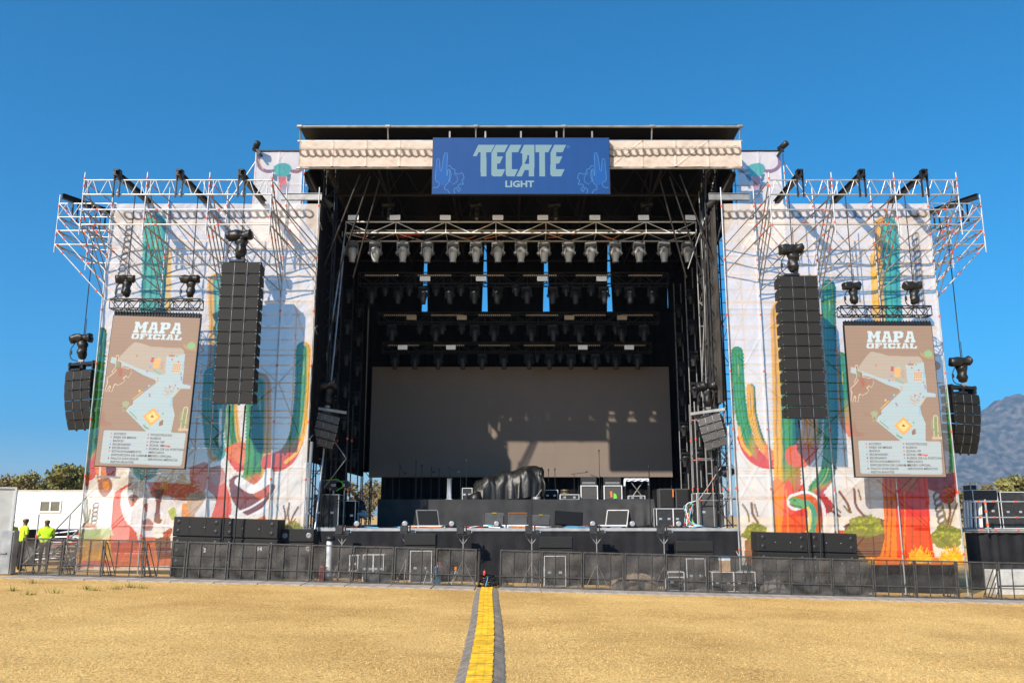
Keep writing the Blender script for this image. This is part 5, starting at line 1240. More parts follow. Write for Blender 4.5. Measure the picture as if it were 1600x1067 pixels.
for sd, cols in (('left', [(271,348,808),(350,436,811)]), ('right', [(1182,1261,832),(1263,1338,833)])):
    for k, (a, b, pt) in enumerate(cols):
        xa, xb = at(a,pt,YSUB).x, at(b,pt,YSUB).x; zt = at(a,pt,YSUB).z; zg = gz((xa+xb)/2)+.0
        hh = (zt-zg-.02)/3; nm = ('outer','inner') if sd == 'left' else ('inner','outer')
        for j in range(3):
            sub('%s black subwoofer of the %s stack on the %s of the stage' % (('bottom','middle','topmost')[j], nm[k], sd), xa, xb, zg+.02+j*(hh+.005), zg+.02+j*(hh+.005)+hh, YSUB, .8, HS, SGp)
        if sd == 'left':
            mb = MB(); p = at((a+b)/2+8, 862 if k == 0 else 860, YSUB-.06); text_into(mb, ('2','14')[k], .17, p, bold=.006)
            tag(obj('number_sticker', mb, M['stickerw']), 'white number %s stuck on the %s subwoofer stack at the left' % (('2','14')[k], nm[k]), 'number', 'subwoofer numbers')
# front fills
def fill(label, a, b, pt, pb, Yf, n, woof=False):
    xa, xb = at(a,pt,Yf).x, at(b,pt,Yf).x; zt, zb = zof(pt,Yf), zof(pb,Yf); h = (zt-zb)/n; x = (xa+xb)/2
    R = thing('front_fill_speaker', label, 'loudspeaker', (x,Yf,zb), 'front fill speakers')
    for k in range(n):
        mb = MB(); mb.rbox((x,Yf+.2,zb+h*(k+.5)),(xb-xa,.4,h-.012),.02); B = obj('speaker_box', mb, M['cabinet'], R)
        mb = MB(); mb.rbox((x,Yf-.01,zb+h*(k+.5)),(xb-xa-.05,.03,h-.05),.01); obj('grille', mb, M['grille'], B)
        if woof:
            for q in (-.34,.34):
                mb = MB(); mb.lathe([(.13,-.01),(.12,-.02),(.09,.0),(.05,.015),(.03,.0)], 16, (x+q*(xb-xa),Yf-.026,zb+h*(k+.5)), Matrix.Rotation(math.pi/2,3,'X')); obj('woofer', mb, M['steel_dark'], B)
    mb = MB(); mb.bbox((x-.3,Yf+.05,gz(x)),(x+.3,Yf+.38,zb)); obj('stand', mb, M['gear'], R)
fill('black two woofer speaker pair beside the left subwoofers', 437, 492, 826, 868, 29.4, 2, True)
fill('low black front fill speaker under the left half of the stage edge', 632, 682, 833, 872, 29.5, 2)
fill('low black front fill speaker right of the ramp under the stage edge', 842, 895, 838, 876, 29.5, 2)
fill('low black front fill speaker at the right end of the stage edge', 1056, 1115, 845, 880, 29.5, 2)
# flame machines on stands
for k, px in enumerate((535,636,724,831,932,1037)):
    Yf = 29.7; p = at(px, 830, Yf); x = p.x; zt = zof(836,Yf)
    R = thing('effect_stand', 'small effect box on a thin black stand before the stage, %s from the left' % ORD[k], 'stand', (x,Yf,gz(x)), 'effect stands before the stage')
    mb = MB(); mb.tube((x,Yf,gz(x)+.4),(x,Yf,zt),.022)
    for a in range(3):
        q = a*2.09+.5; mb.tube((x,Yf,gz(x)+.75),(x+.4*math.cos(q),Yf+.4*math.sin(q),gz(x)+.02),.015)
    for sg in (-1,1): mb.tube((x,Yf,zt-.3),(x+sg*.22,Yf,zt-.01),.014)
    obj('tripod', mb, M['steel_dark'], R)
    mb = MB(); mb.bbox((x-.27,Yf-.15,zt),(x+.27,Yf+.15,zt+.025)); obj('tray', mb, M['blackmetal'], R)
    mb = MB(); mb.rbox((x-.1,Yf,zt+.18),(.25,.22,.3),.015); mb.tube((x+.1,Yf,zt+.02),(x+.1,Yf,zt+.3),.025); mb.tube((x+.1,Yf,zt+.3),(x+.1,Yf,zt+.34),.03,8); obj('flame_unit', mb, M['gear'], R)
    mb = MB(); mb.rbox((x+.19,Yf,zt+.1),(.13,.16,.15),.01); b_ = obj('control_box', mb, M['gear'], R)
    mb = MB(); mb.lathe([(.03,0),(.03,.05)],8,(x+.25,Yf-.02,zt+.1),Matrix.Rotation(math.pi/2,3,'Y')); obj('connector', mb, M['bluepaint'], b_)
# ---------------------------------------------------------------- cases and gear behind the barrier
def case(label, a, b, pt, pb, Yf, d=.6, m=None, group='flight cases', name='flight_case', z0=None, lid=True, doors=1):
    xa, xb = at(a,pt,Yf).x, at(b,pt,Yf).x; zt = zof(pt,Yf); zb = zof(pb,Yf) if z0 is None else z0
    w, h, cx = xb-xa, zt-zb, (xa+xb)/2
    R = thing(name, label, 'case', (cx,Yf,zb), group)
    mb = MB(); mb.bbox((xa+.012,Yf+.012,zb+.012),(xb-.012,Yf+d-.012,zt-.012)); obj('body', mb, m or M['gear'], R)
    mb = MB(); e = .022
    for yy in (Yf, Yf+d-e):
        for x in (xa, xb-e): mb.bbox((x,yy,zb),(x+e,yy+e,zt))
        for z in (zb, zt-e): mb.bbox((xa+e,yy,z),(xb-e,yy+e,z+e))
    for x in (xa, xb-e):
        for z in (zb, zt-e): mb.bbox((x,Yf+e,z),(x+e,Yf+d-e,z+e))
    for q in range(1, doors): x = xa+w*q/doors; mb.bbox((x-.02,Yf-.002,zb+e),(x+.02,Yf+.01,zt-e))
    if lid: z = zb+h*.72; mb.bbox((xa+e,Yf,z-.012),(xb-e,Yf+.01,z+.012))
    obj('edging', mb, M['alu'], R)
    mb = MB()
    for q in range(doors*2): x = xa+w*(q+.5)/(doors*2); mb.rbox((x,Yf+.004,zb+h*.45),(.11,.02,.08),.008)
    obj('latch', mb, M['steel'], R)
    return R
B1 = 'cases behind the barrier'
case('upright dark case with pale edges behind the third left barrier panel from the ramp', 334+109, 478, 853, 900, 29.6, .6, None, B1, z0=gz(-7.3), lid=False)
case('small black amplifier rack with pale rim behind the left barrier', 546, 560, 867, 892, 29.3, .5, None, B1, lid=False)
case('two door dark case with white latches behind the left barrier', 567, 600, 866, 905, 29.5, .5, None, B1, z0=gz(-5), lid=False, doors=2)
case('tall pale rimmed case panel behind the left barrier beside the blue cylinder', 641, 675, 860, 912, 29.4, .5, M['cabinet'], B1, z0=gz(-3.2), lid=False)
case('pale rimmed tall case behind the right barrier near the ramp', 850, 884, 868, 913, 29.4, .5, M['cabinet'], B1, z0=gz(1.4), lid=False)
case('pale rimmed tall case behind the right barrier near the stage end', 1072, 1102, 872, 925, 29.4, .5, M['cabinet'], B1, z0=gz(6.4), lid=False)
case('wide grey work table case below the cardboard box at the right barrier', 1112, 1180, 893, 928, 29.2, .6, None, B1, z0=gz(7.4), lid=False, doors=2)
case('open black cable case behind the right barrier beside the stage end', 1043, 1069, 893, 925, 29.0, .5, None, B1, z0=gz(5.6))
def cyl(name, label, px, pt, pb, Yf, r, m, cat, top=None):
    x = at(px,pb,Yf).x; zt = zof(pt,Yf); zb = gz(x); h = zt-zb
    R = thing(name, label, cat, (x,Yf,zb))
    mb = MB(); mb.lathe([(r*.9,0),(r,.03),(r,h*.72),(r*.85,h*.80),(r*.4,h*.86),(r*.3,h*.88)], 14, (x,Yf,zb)); obj('cylinder', mb, m, R)
    mb = MB(); mb.tube((x,Yf,zb+h*.87),(x,Yf,zb+h),r*.25); mb.box((x+.02,Yf,zb+h*.97),(r*1.5,.03,.04),0,Matrix.Rotation(.3,3,'Y')); mb.path([(x,Yf-.03,zb+h*.93),(x+r*1.4,Yf-.05,zb+h*.8),(x+r*1.3,Yf-.05,zb+h*.4)],.012,5); obj('valve', mb, top or M['blackmetal'], R)
cyl('fire_extinguisher', 'red fire extinguisher standing behind the left barrier', 502, 880, 905, 29.0, .085, M['redpaint'], 'extinguisher')
cyl('fire_extinguisher', 'red fire extinguisher standing in the gap behind the cable ramp', 757, 888, 905, 30.0, .05, M['redpaint'], 'extinguisher')
cyl('gas_cylinder', 'light blue gas cylinder with a red top behind the left barrier', 683.5, 878, 912, 28.9, .10, M['bluepaint'], 'gas cylinder', M['redpaint'])
x = at(515,850,29.2).x; R = thing('silver_tube', 'tall silver smoke tube standing behind the left barrier', 'tube', (x,29.2,gz(x)))
mb = MB(); mb.lathe([(.10,.15),(.10,1.25),(.085,1.3)],14,(x,29.2,gz(x))); obj('tube_body', mb, M['alu'], R)
mb = MB(); mb.lathe([(.12,1.28),(.17,1.32),(.15,1.42),(.05,1.45)],12,(x+.02,29.2,gz(x))); mb.bbox((x-.15,29.1,gz(x)),(x+.15,29.3,gz(x)+.15)); obj('cap', mb, M['blackmetal'], R)
p = at(1133,880,29.3); R = thing('cardboard_box', 'brown cardboard box with blue and white top on a case behind the right barrier', 'box', (p.x,29.35,p.z-.2))
zc = zof(893,29.2)+.002; mb = MB(); mb.bbox((p.x-.16,29.25,zc),(p.x+.16,29.5,zc+.36)); obj('carton', mb, M['card'], R); mb = MB(); mb.bbox((p.x-.165,29.245,zc+.362),(p.x+.165,29.505,zc+.42)); obj('flap', mb, M['stickerw'], R); mb = MB(); mb.bbox((p.x-.17,29.24,zc+.422),(p.x+.17,29.51,zc+.45)); obj('label_band', mb, M['bluepaint'], R)
# rubbish bags and folded tarps lying under the deck edge
def heap(name, label, px, py, Yf, w, h, m, seed, cat):
    x = at(px,py,Yf).x; g0 = gz(x); mb = MB(); rows = []
    for j in range(9):
        t = j/8; r_ = []
        for i in range(19):
            a = i/18*2*math.pi; q = float(fbm(np.array([math.cos(a)*1.5+seed+t*2]), np.array([math.sin(a)*1.5+t*3]), 4, seed)[0])
            rr_ = math.cos(t*math.pi/2)**.6*(.7+.6*q); r_.append((x+w/2*rr_*math.cos(a), Yf+.3*rr_*math.sin(a), g0+h*math.sin(t*math.pi/2)*(.6+.7*q)))
        rows.append(r_)
    mb.sheet(rows); tag(obj(name, mb, m), label, cat)
heap('cable_heap', 'heap of dusty cables and cloth behind the right barrier', 990, 915, 29.3, 1.6, .5, mat('dusty tan cloth', (.22,.16,.11), .9, 0, .5, 5), 2, 'heap')
heap('tarp_heap', 'crumpled grey tarp lying behind the right barrier near the subwoofers', 1210, 920, 28.62, .9, .45, M['rubber'], 5, 'tarp')
heap('cable_heap', 'dark coil of cable on the ground behind the left barrier', 590, 912, 28.9, .9, .35, M['cable'], 9, 'heap')
for k, (px, Yf) in enumerate(((668,28.8),(712,29.1))):
    x = at(px,900,Yf).x; R = thing('cable_tripod', 'little %s tripod behind the left barrier' % ('pale','yellow topped')[k], 'tripod', (x,Yf,gz(x))); mb = MB()
    for a in range(3): mb.tube((x,Yf,gz(x)+.45),(x+.25*math.cos(a*2.1),Yf+.2*math.sin(a*2.1),gz(x)),.014)
    obj('legs', mb, M['steel'], R); mb = MB(); mb.rbox((x,Yf,gz(x)+.5),(.09,.08,.12),.02); obj('head', mb, M['orange'] if k else M['gear'], R)
# ================================================================ things on the stage deck
ZD = 1.832
def wedge(label, a, b, pt, pb, Yf, face='back', group='stage monitors', rim=False, lean=.0):
    xa, xb = at(a,pt,Yf).x, at(b,pt,Yf).x; zt = zof(pt,Yf); x = (xa+xb)/2; w = xb-xa; h = zt-ZD
    R = thing('stage_monitor', label, 'loudspeaker', (x,Yf,ZD), group, (0,0,lean))
    mb = MB(); S = .55
    P = [(-w/2,0,0),(-w/2,S,0),(-w/2,S*.78,h*.99),(-w/2,S*.25,h)]; 
    if rim: P = [(-w/2,0,0),(-w/2,S,0),(-w/2,S*.95,h*.35),(-w/2,.28,h)]
    mb.prism(P, (w,0,0)); obj('cabinet', mb, M['cabinet'] if rim else M['greycase'], R)
    mb = MB()
    if rim:
        n = (Vector((0,.28,h))-Vector((0,0,0))).normalized(); RX = Matrix.Rotation(-math.atan2(.28,h),3,'X'); c = Vector((0,.14,h/2))
        for q in (-1,1): mb.box(c+Vector((q*(w/2-.015),0,0)),(.035,.05,h*1.05),0,RX); mb.box(c+n*q*(h*.5),(w,.05,.035),0,RX)
        obj('rim', mb, M['steel_dark'], R); mb = MB(); mb.box(c+Vector((0,-.012,0)),(w*.92,.012,h*.95),0,RX); obj('grille', mb, M['grille'], R)
    else:
        mb.bbox((-w/2+.02,-.02,.1),(w/2-.02,.02,h*.93),0); obj('back_panel', mb, M['greycase'], R)
    return R
def low_case(label, a, b, Yf, h=.11, m=None):
    xa, xb = at(a,820,Yf).x, at(b,820,Yf).x; R = thing('pale_floor_tray', label, 'tray', ((xa+xb)/2,Yf,ZD), 'pale trays on the deck'); mb = MB(); mb.rbox(((xa+xb)/2,Yf+.2,ZD+h/2),(xb-xa,.4,h),.015); obj('tray', mb, m or M['alu'], R)
    mb = MB(); mb.bbox((xa+.05,Yf-.008,ZD+h*.3),(xb-.05,Yf+.003,ZD+h*.6)); obj('slot', mb, M['gear'], R)
wedge('silver rimmed stage monitor leaning at the left of the deck', 653, 689, 796, 818, 31.3, rim=True, lean=.45)
wedge('silver rimmed stage monitor leaning at the right of the deck', 944, 980, 796, 818, 31.3, rim=True, lean=-.45)
for a, b, t, l, tp in ((758,787,801,'grey backed stage monitor at the middle of the deck with a yellow tab','yellow'),(794,824,801,'grey backed stage monitor with an orange edge beside the yellow tabbed one','orange'),(832,859,804,'low grey backed stage monitor left of the black television','yellow')):
    R = wedge(l, a, b, t, 822, 31.2)
    mb = MB(); w = at(b,t,31.2).x-at(a,t,31.2).x; h = zof(t,31.2)-ZD; q = .48 if tp == 'orange' else .12; mb.bbox((-w*q,.1,h*.985),(w*q,.16,h*1.01)); obj('tape', mb, M['orange'] if tp == 'orange' else mat('yellow tape', (.8,.7,.05), .5), R)
for k, (a, b) in enumerate(((755,790),(792,826),(652,696),(936,980))): low_case('pale metal tray under the %s' % ('yellow tabbed monitor','orange edged monitor','left silver rimmed monitor','right silver rimmed monitor')[k], a, b, 30.9, .11 if k != 2 else .09)
R = thing('television', 'black flat television tilted back on the front of the deck', 'screen', (at(889,815,31.1).x,31.1,ZD)); w = 1.0
RX = Matrix.Rotation(-.5,3,'X') @ Matrix.Rotation(.08,3,'Y')
mb = MB(); mb.rbox((0+R.location.x,31.2,ZD+.33),(w,.05,.56),.015,0,RX); obj('housing', mb, M['tvblack'], R); mb = MB(); mb.box((R.location.x,31.165,ZD+.335),(w-.06,.012,.5),0,RX); obj('screen', mb, M['tvblack'], R); mb = MB(); mb.box((R.location.x,31.4,ZD+.09),(.5,.3,.17)); obj('stand', mb, M['gear'], R)
# little floor lights along the edge
pr = thing('floor_light', 'x', 'stage light', (0,0,0), 'floor lights along the stage edge')
mb = MB(); mb.lathe([(.06,-.12),(.10,-.1),(.12,0),(.115,.05),(.09,.06)],14,(0,0,.15),Matrix.Rotation(math.pi/2,3,'X')); obj('can', mb, M['gear'], pr)
mb = MB(); mb.lathe([(.095,.06),(.08,.075),(.05,.078)],14,(0,0,.15),Matrix.Rotation(math.pi/2,3,'X'))
for k in range(8): mb.lathe([(.016,.075),(.010,.085)],6,(.06*math.cos(k*.785),0,.15+.06*math.sin(k*.785)),Matrix.Rotation(math.pi/2,3,'X'))
obj('lamp_face', mb, M['discface'], pr)
mb = MB(); mb.bbox((-.14,-.02,0),(-.12,.02,.17)); mb.bbox((.12,-.02,0),(.14,.02,.17)); mb.bbox((-.14,-.05,0),(.14,.05,.015)); obj('bracket', mb, M['blackmetal'], pr)
FL = [558,633,706,776,926,988,1060]
copies(pr, [(at(p,816,30.75).x,30.75,ZD) for p in FL], ['small round floor light on the stage edge, %s from the left' % ORD[k] for k in range(len(FL))])
# covered drum kit / piano under black plastic
YT = 35.9; R = thing('covered_drum_kit', 'drum kit wrapped in wrinkled shiny black plastic on the riser', 'drum kit', (at(795,780,YT).x, YT, zr))
prof = [(738,778),(741,764),(743,756),(752,748),(764,742),(776,744),(783,739),(796,736),(808,734),(818,730),(833,727),(843,731),(849,739),(850,758),(850,772)]
prof = smooth_path(prof, 6); mb = MB(); rows = []
for i, (px, py) in enumerate(prof):
    x = at(px,py,YT).x; zt = zof(py,YT); r_ = []; i_ = i/len(prof)
    tail = 0.
    for k in range(25):
        t = k/24; a = math.pi*t; yb = -math.cos(a); zz = math.sin(a)**.45
        f = (.55*(float(fbm(np.array([i*.16]), np.array([k*.10+3]), 2, 77)[0])-.38)+.22*(float(fbm(np.array([i*.5+k*.12]), np.array([k*.22]), 3, 78)[0])-.5))*(1-zz*.55)
        yy = YT+.15+(.62+f)*yb*(1.05-.25*zz); lift = .16*max(0, (i_-.45))*1.0 if k < 8 else 0
        r_.append((x+.03*math.sin(k*1.3+i), yy, zr+.02+lift+(zt-zr)*zz*(1+.10*(float(fbm(np.array([i*.4]), np.array([k*.35]), 3, 79)[0])-.45)*(zz < .98))))
    rows.append(r_)
mb.sheet(rows, 0, True); crumple(mb, .085, 2.2); crumple(mb, .03, 6); obj('plastic_cover', mb, M['tarp'], R)
mb = MB(); mb.lathe([(.02,-.3),(.27,-.28),(.27,.2),(.02,.22)],16,(at(745,782,YT).x,YT-.55,zr+.02),Matrix.Rotation(1.2,3,'Y') @ Matrix.Rotation(.5,3,'X')); obj('cymbal_case', mb, M['tarp'], R)
mb = MB(); x = at(838,776,YT).x; mb.lathe([(.16,0),(.17,.1),(.03,.12)],12,(x,YT-.6,zr)); mb.tube((x-.1,YT-.6,zr),(x+.2,YT-.6,zr+.4),.02); obj('hardware', mb, M['steel_dark'], R)
# amps, keyboard, percussion
for k, (a, b) in enumerate(((907,934),(943,972))):
    Y0 = 36.0; xa, xb = at(a,760,Y0).x, at(b,760,Y0).x; zt = zof(758,Y0); R = thing('guitar_amplifier', 'x', 'amplifier', ((xa+xb)/2,Y0,zr)); R['label'] = 'silver rimmed guitar amplifier on the riser, %s' % ('the left one of the pair','with orange and green stickers')[k]
    mb = MB(); mb.rbox(((xa+xb)/2,Y0+.2,(zt+zr)/2),(xb-xa,.4,zt-zr),.02); obj('cabinet', mb, M['cabinet'], R)
    mb = MB()
    for x in (xa+.02,xb-.02): mb.bbox((x-.02,Y0-.01,zr+.01),(x+.02,Y0+.02,zt))
    mb.bbox((xa+.04,Y0-.01,zt-.035),(xb-.04,Y0+.02,zt)); obj('rim', mb, M['alu'], R)
    mb = MB(); mb.bbox((xa+.06,Y0-.012,zr+.03),(xb-.06,Y0+.0,zt-.06)); obj('grille', mb, M['wing'], R)
    if k:
        mb = MB(); c = (xa+xb)/2; mb.prism([(c-.1,Y0-.02,zr+.1),(c-.02,Y0-.02,zr+.12),(c-.04,Y0-.02,zr+.36),(c-.12,Y0-.02,zr+.34)],(0,.006,0)); obj('orange_sticker', mb, M['orange'], R)
        mb = MB(); mb.prism([(c+.02,Y0-.02,zr+.05),(c+.16,Y0-.02,zr+.07),(c+.13,Y0-.02,zr+.22),(c+.03,Y0-.02,zr+.28)],(0,.006,0)); obj('green_sticker', mb, M['green'], R)
    H = thing('amplifier_head', 'black amplifier top on the %s guitar amplifier' % ('left','stickered right')[k], 'amplifier', ((xa+xb)/2,Y0,zt+.003), 'amplifier tops'); mb = MB(); mb.rbox(((xa+xb)/2,Y0+.22,zt+.18),(xb-xa-.06,.3,.34),.02); obj('housing', mb, M['gear'], H); mb = MB(); mb.bbox((xa+.08,Y0+.055,zt+.06),(xb-.1,Y0+.068,zt+.14)); obj('control_panel', mb, M['steel_dark'], H)
Y0 = 36.0; x = at(995,750,Y0).x; R = thing('keyboard_stand', 'folding keyboard stand on the riser', 'stand', (x,Y0,zr)); zt = zof(753,Y0); mb = MB()
for sg in (-1,1): mb.tube((x-.3*sg,Y0,zr),(x+.25*sg,Y0+.0+.05*sg,zt),.022)
mb.tube((x-.35,Y0,zr+.02),(x+.35,Y0,zr+.02),.02); obj('legs', mb, M['steel_dark'], R)
K = thing('keyboard', 'keyboard on a folding stand beneath a pale towel', 'keyboard', (x,Y0,zt)); mb = MB(); mb.rbox((x,Y0+.05,zt+.06),(.92,.34,.1),.02); obj('case', mb, M['gear'], K); mb = MB(); mb.bbox((x-.42,Y0-.09,zt+.112),(x+.42,Y0+.06,zt+.122)); obj('keys', mb, M['stickerw'], K)
mb = MB(); rows = []
for j in range(14):
    s = j/13; r_ = []
    for i in range(25):
        t = (i/24-.5)*1.14; dx = max(0, abs(t)-.5); yy = Y0-.16+s*.42; front = max(0, .22-s)*.5
        r_.append((x+math.copysign(min(abs(t),.5),t)+.03*math.sin(j), yy, zt+.14-dx*4.2*(1 if t < 0 else .8)+.02*math.sin(i*1.1+j)-front*.9))
    rows.append(r_)
mb.sheet(rows); tag(obj('towel', mb, M['towel']), 'pale blue and white towel draped over the keyboard on the riser', 'towel')
x = at(883,770,36).x; R = thing('snare_drum', 'brass banded snare drum on a stand on the riser', 'drum', (x,36,zr)); mb = MB(); zt = zof(765,36); mb.lathe([(.18,0),(.18,.15)],18,(x,36,zt-.15)); obj('shell', mb, M['gear'], R); mb = MB(); mb.lathe([(.188,.0),(.188,.025)],18,(x,36,zt-.15)); mb.lathe([(.188,.12),(.188,.155)],18,(x,36,zt-.15)); obj('hoop', mb, mat('brass', (.5,.33,.12), .35, .8, .1), R); mb = MB()
for a in range(3): mb.tube((x,36,zt-.15),(x+.25*math.cos(a*2.1),36+.25*math.sin(a*2.1),zr),.014)
obj('stand', mb, M['steel'], R)
case('low dark case beside the snare drum on the riser', 875, 905, 772, 780, 35.8, .4, None, 'small cases on the riser', z0=zr, lid=False)
case('dark speaker crate behind the covered drum kit on the riser', 850, 872, 765, 780, 36.6, .5, M['drape2'], 'small cases on the riser', z0=zr, lid=False)
case('small silver edged rack beside the covered drum kit', 722, 738, 762, 780, 36.2, .5, None, 'small cases on the riser', z0=zr, lid=False)
case('open pedal case under the keyboard on the riser', 982, 1008, 774, 780, 35.7, .35, None, 'small cases on the riser', z0=zr, lid=False)
def mic(px, pt, Yf, z0, boom=None, lab='x', r=.012):
    x = at(px,pt,Yf).x; zt = zof(pt,Yf); R = thing('microphone_stand', lab, 'microphone stand', (x,Yf,z0), 'microphone stands')
    mb = MB(); mb.tube((x,Yf,z0),(x,Yf,zt),r)
    for a in range(3): mb.tube((x,Yf,z0+.1),(x+.26*math.cos(a*2.1+.4),Yf+.26*math.sin(a*2.1+.4),z0+.01),r)
    obj('pole', mb, M['blackmetal'], R)
    if boom:
        p = Vector((x,Yf,zt)); q = at(*boom, Yf); mb = MB(); mb.tube(p-(q-p)*.3,q,r*.9); obj('boom', mb, M['blackmetal'], R)
        mb = MB(); mb.lathe([(.015,0),(.028,.05),(.03,.1),(.012,.13)],8,q,Matrix.Rotation(1.2,3,'Y')); obj('microphone', mb, M['gear'], R)
    else:
        mb = MB(); mb.lathe([(.014,-.02),(.018,.08),(.03,.10),(.03,.15),(.01,.17)],8,(x,Yf,zt)); obj('microphone', mb, M['gear'], R)
MS = [(625,726,36.5,(631,740),'microphone stand with a short boom, leftmost on the riser'),(650,725,36.6,None,'tall straight microphone stand near the left end of the riser'),(659,732,36.2,None,'short straight microphone stand just right of the leftmost tall one'),(674,730,36.4,(676,738),'microphone stand with a tiny boom left of the wide boom one'),
      (686,738,36.3,None,'lowest straight microphone stand on the left half of the riser'),(703,731,36.2,(715,738),'microphone stand with a wide boom beside the white post on the riser'),(720,737,36.5,None,'straight microphone stand just left of the tall one near the drum kit'),(729,724,36.5,None,'tall straight microphone stand just left of the covered drum kit'),
      (857,738,36.8,None,'thin stand just right of the covered drum kit'),(867,737,36.8,None,'second thin stand right of the covered drum kit'),(897,740,36.4,(914,738),'boom microphone stand over the snare drum'),(936,708,36.9,None,'very tall stand rising between the guitar amplifiers'),(925,742,36.3,(935,746),'boom microphone stand leaning before the amplifiers')]
for px, pt, Yf, bm, lab in MS: mic(px, pt, Yf, zr, bm, lab)
mic(1014, 734, 34.3, ZD, None, 'tall microphone stand on the deck at the right end of the riser', .02); mic(831, 784, 34.2, ZD, None, 'microphone stand on the deck before the covered drum kit')
x = at(702,760,36.1).x; mb = MB(); mb.lathe([(.2,0),(.1,.05),(.09,.85),(.13,.88)],12,(x,36.1,zr)); tag(obj('percussion_post', mb, M['alu']), 'pale silver drum post standing on the riser', 'drum stand')
# keyboards of gear at both wings
case('large grey equipment case at the left wing of the stage', 490, 530, 772, 820, 31.5, .9, M['gear'], 'wing cases', z0=ZD, doors=1, lid=False)
case('big black distribution rack at the right wing with cable looms beside it', 1088, 1131, 770, 820, 31.6, .9, M['greycase'], 'wing cases', z0=ZD, doors=1, lid=False)
case('two bay road case with silver edges on the right of the deck', 1025, 1078, 794, 818, 32.6, .6, None, 'wing cases', z0=ZD, doors=2, lid=False)
for k, (a, b) in enumerate(((1030,1054),(1056,1077))):
    xa, xb = at(a,780,32.7).x, at(b,780,32.7).x; zt, zb = zof(763,32.7), zof(794,32.6)+.004; R = thing('side_fill_speaker', 'x', 'loudspeaker', ((xa+xb)/2,32.7,zb)); R['label'] = 'black speaker standing on the two bay road case, %s' % ('with an orange tape strip','the plain right one')[k]
    mb = MB(); mb.rbox(((xa+xb)/2,33.0,(zt+zb)/2),(xb-xa-.01,.55,zt-zb),.03); obj('cabinet', mb, M['greycase'], R); mb = MB(); mb.rbox(((xa+xb)/2,32.72,(zt+zb)/2),(xb-xa-.08,.02,zt-zb-.08),.008); obj('grille', mb, M['grille'], R)
    if k == 0: mb = MB(); mb.bbox((xb-.07,32.695,zt-.32),(xb-.03,32.705,zt-.03)); obj('tape', mb, M['orange'], R)
mb = MB(); r2 = random.Random(9); xl = at(1083,800,31.7).x
for k in range(16):
    y = 31.7+r2.random()*.5; P = [(xl+.15*r2.random(),y,zof(782,31.7)-r2.random()*.2),(xl-.1-.2*r2.random(),y-.1,ZD+.55+r2.random()*.3),(xl-.3*r2.random(),y-.2,ZD+.2),(xl+r2.uniform(-.5,.5),y-.5,ZD+.02)]
    mb.path([Vector(p) for p in smooth_path(P,5)],.016,5,k % 5)
tag(obj('cable_loom', mb, [M['cable'],M['redpaint'],M['bluepaint'],M['green'],M['stickerw']]), 'coloured cable loom spilling from the black distribution rack', 'cables')
mb = MB()
for k in range(46):
    x = r2.uniform(-6.8,6.9); y = r2.uniform(30.6,31.2); P = [(x,y,ZD+.02),(x+r2.uniform(.1,.5),y+r2.uniform(-.08,.2),ZD+.03+.05*r2.random()),(x+r2.uniform(.5,1.1),y+r2.uniform(-.05,.25),ZD+.02)]
    mb.path([Vector(p) for p in smooth_path(P,4)],.014+.008*r2.random(),5,[0,0,0,0,1,2,3,4][k % 8])
tag(obj('deck_cables', mb, [M['cable'],M['redpaint'],M['bluepaint'],M['stickerw'],M['orange']]), 'scattered black and coloured cables lying along the front of the deck', 'cables')
x = at(766,818,30.9).x
mb = MB(); mb.rbox((x,30.85,ZD+.06),(.16,.12,.12),.03); tag(obj('teal_box', mb, mat('teal plastic', (.05,.35,.36), .5)), 'small teal box on the edge of the deck', 'box')
for sd, px in (('left', 521), ('left2', 538), ('right', 1133)):
    Yp = 31.9; p = at(px, 757 if sd != 'right' else 736, Yp); R = thing('antenna_paddle', '%s paddle antenna mounted %s' % ({'left':'black green edged','left2':'smaller black red marked','right':'grey'}[sd], {'left':'at the left stage wing','left2':'just right of the green edged one','right':'on a pole at the right stage wing'}[sd]), 'antenna', tuple(p)); k = .75 if sd == 'left2' else 1
    pts_ = [(-.4*k,0,.16*k),(.15*k,0,.2*k),(.36*k,0,.05*k),(.36*k,0,-.08*k),(.12*k,0,-.24*k),(-.4*k,0,-.12*k)]; mb = MB(); mb.prism([p+Vector(q) for q in pts_], (0,.03,0)); obj('paddle', mb, M['gear'] if sd != 'right' else M['wing'], R)
    mb = MB(); Q = [p+Vector(q)*.97+Vector((0,-.01,0)) for q in pts_[:5]]; mb.path(Q,.018,5); obj('edge', mb, M['green'] if sd == 'left' else M['steel_dark'], R)
    mb = MB(); mb.tube(p+Vector((0,.06,-.2)),Vector((p.x,p.y+.06,ZD)),.03); obj('pole', mb, M['steel'], R)
    mb = MB(); mb.box(p+Vector((0,-.006,0)),(.18*k,.01,.03)); mb.box(p+Vector((0,-.006,-.05)),(.18*k,.01,.02)); obj('mark', mb, M['stickerw'], R)
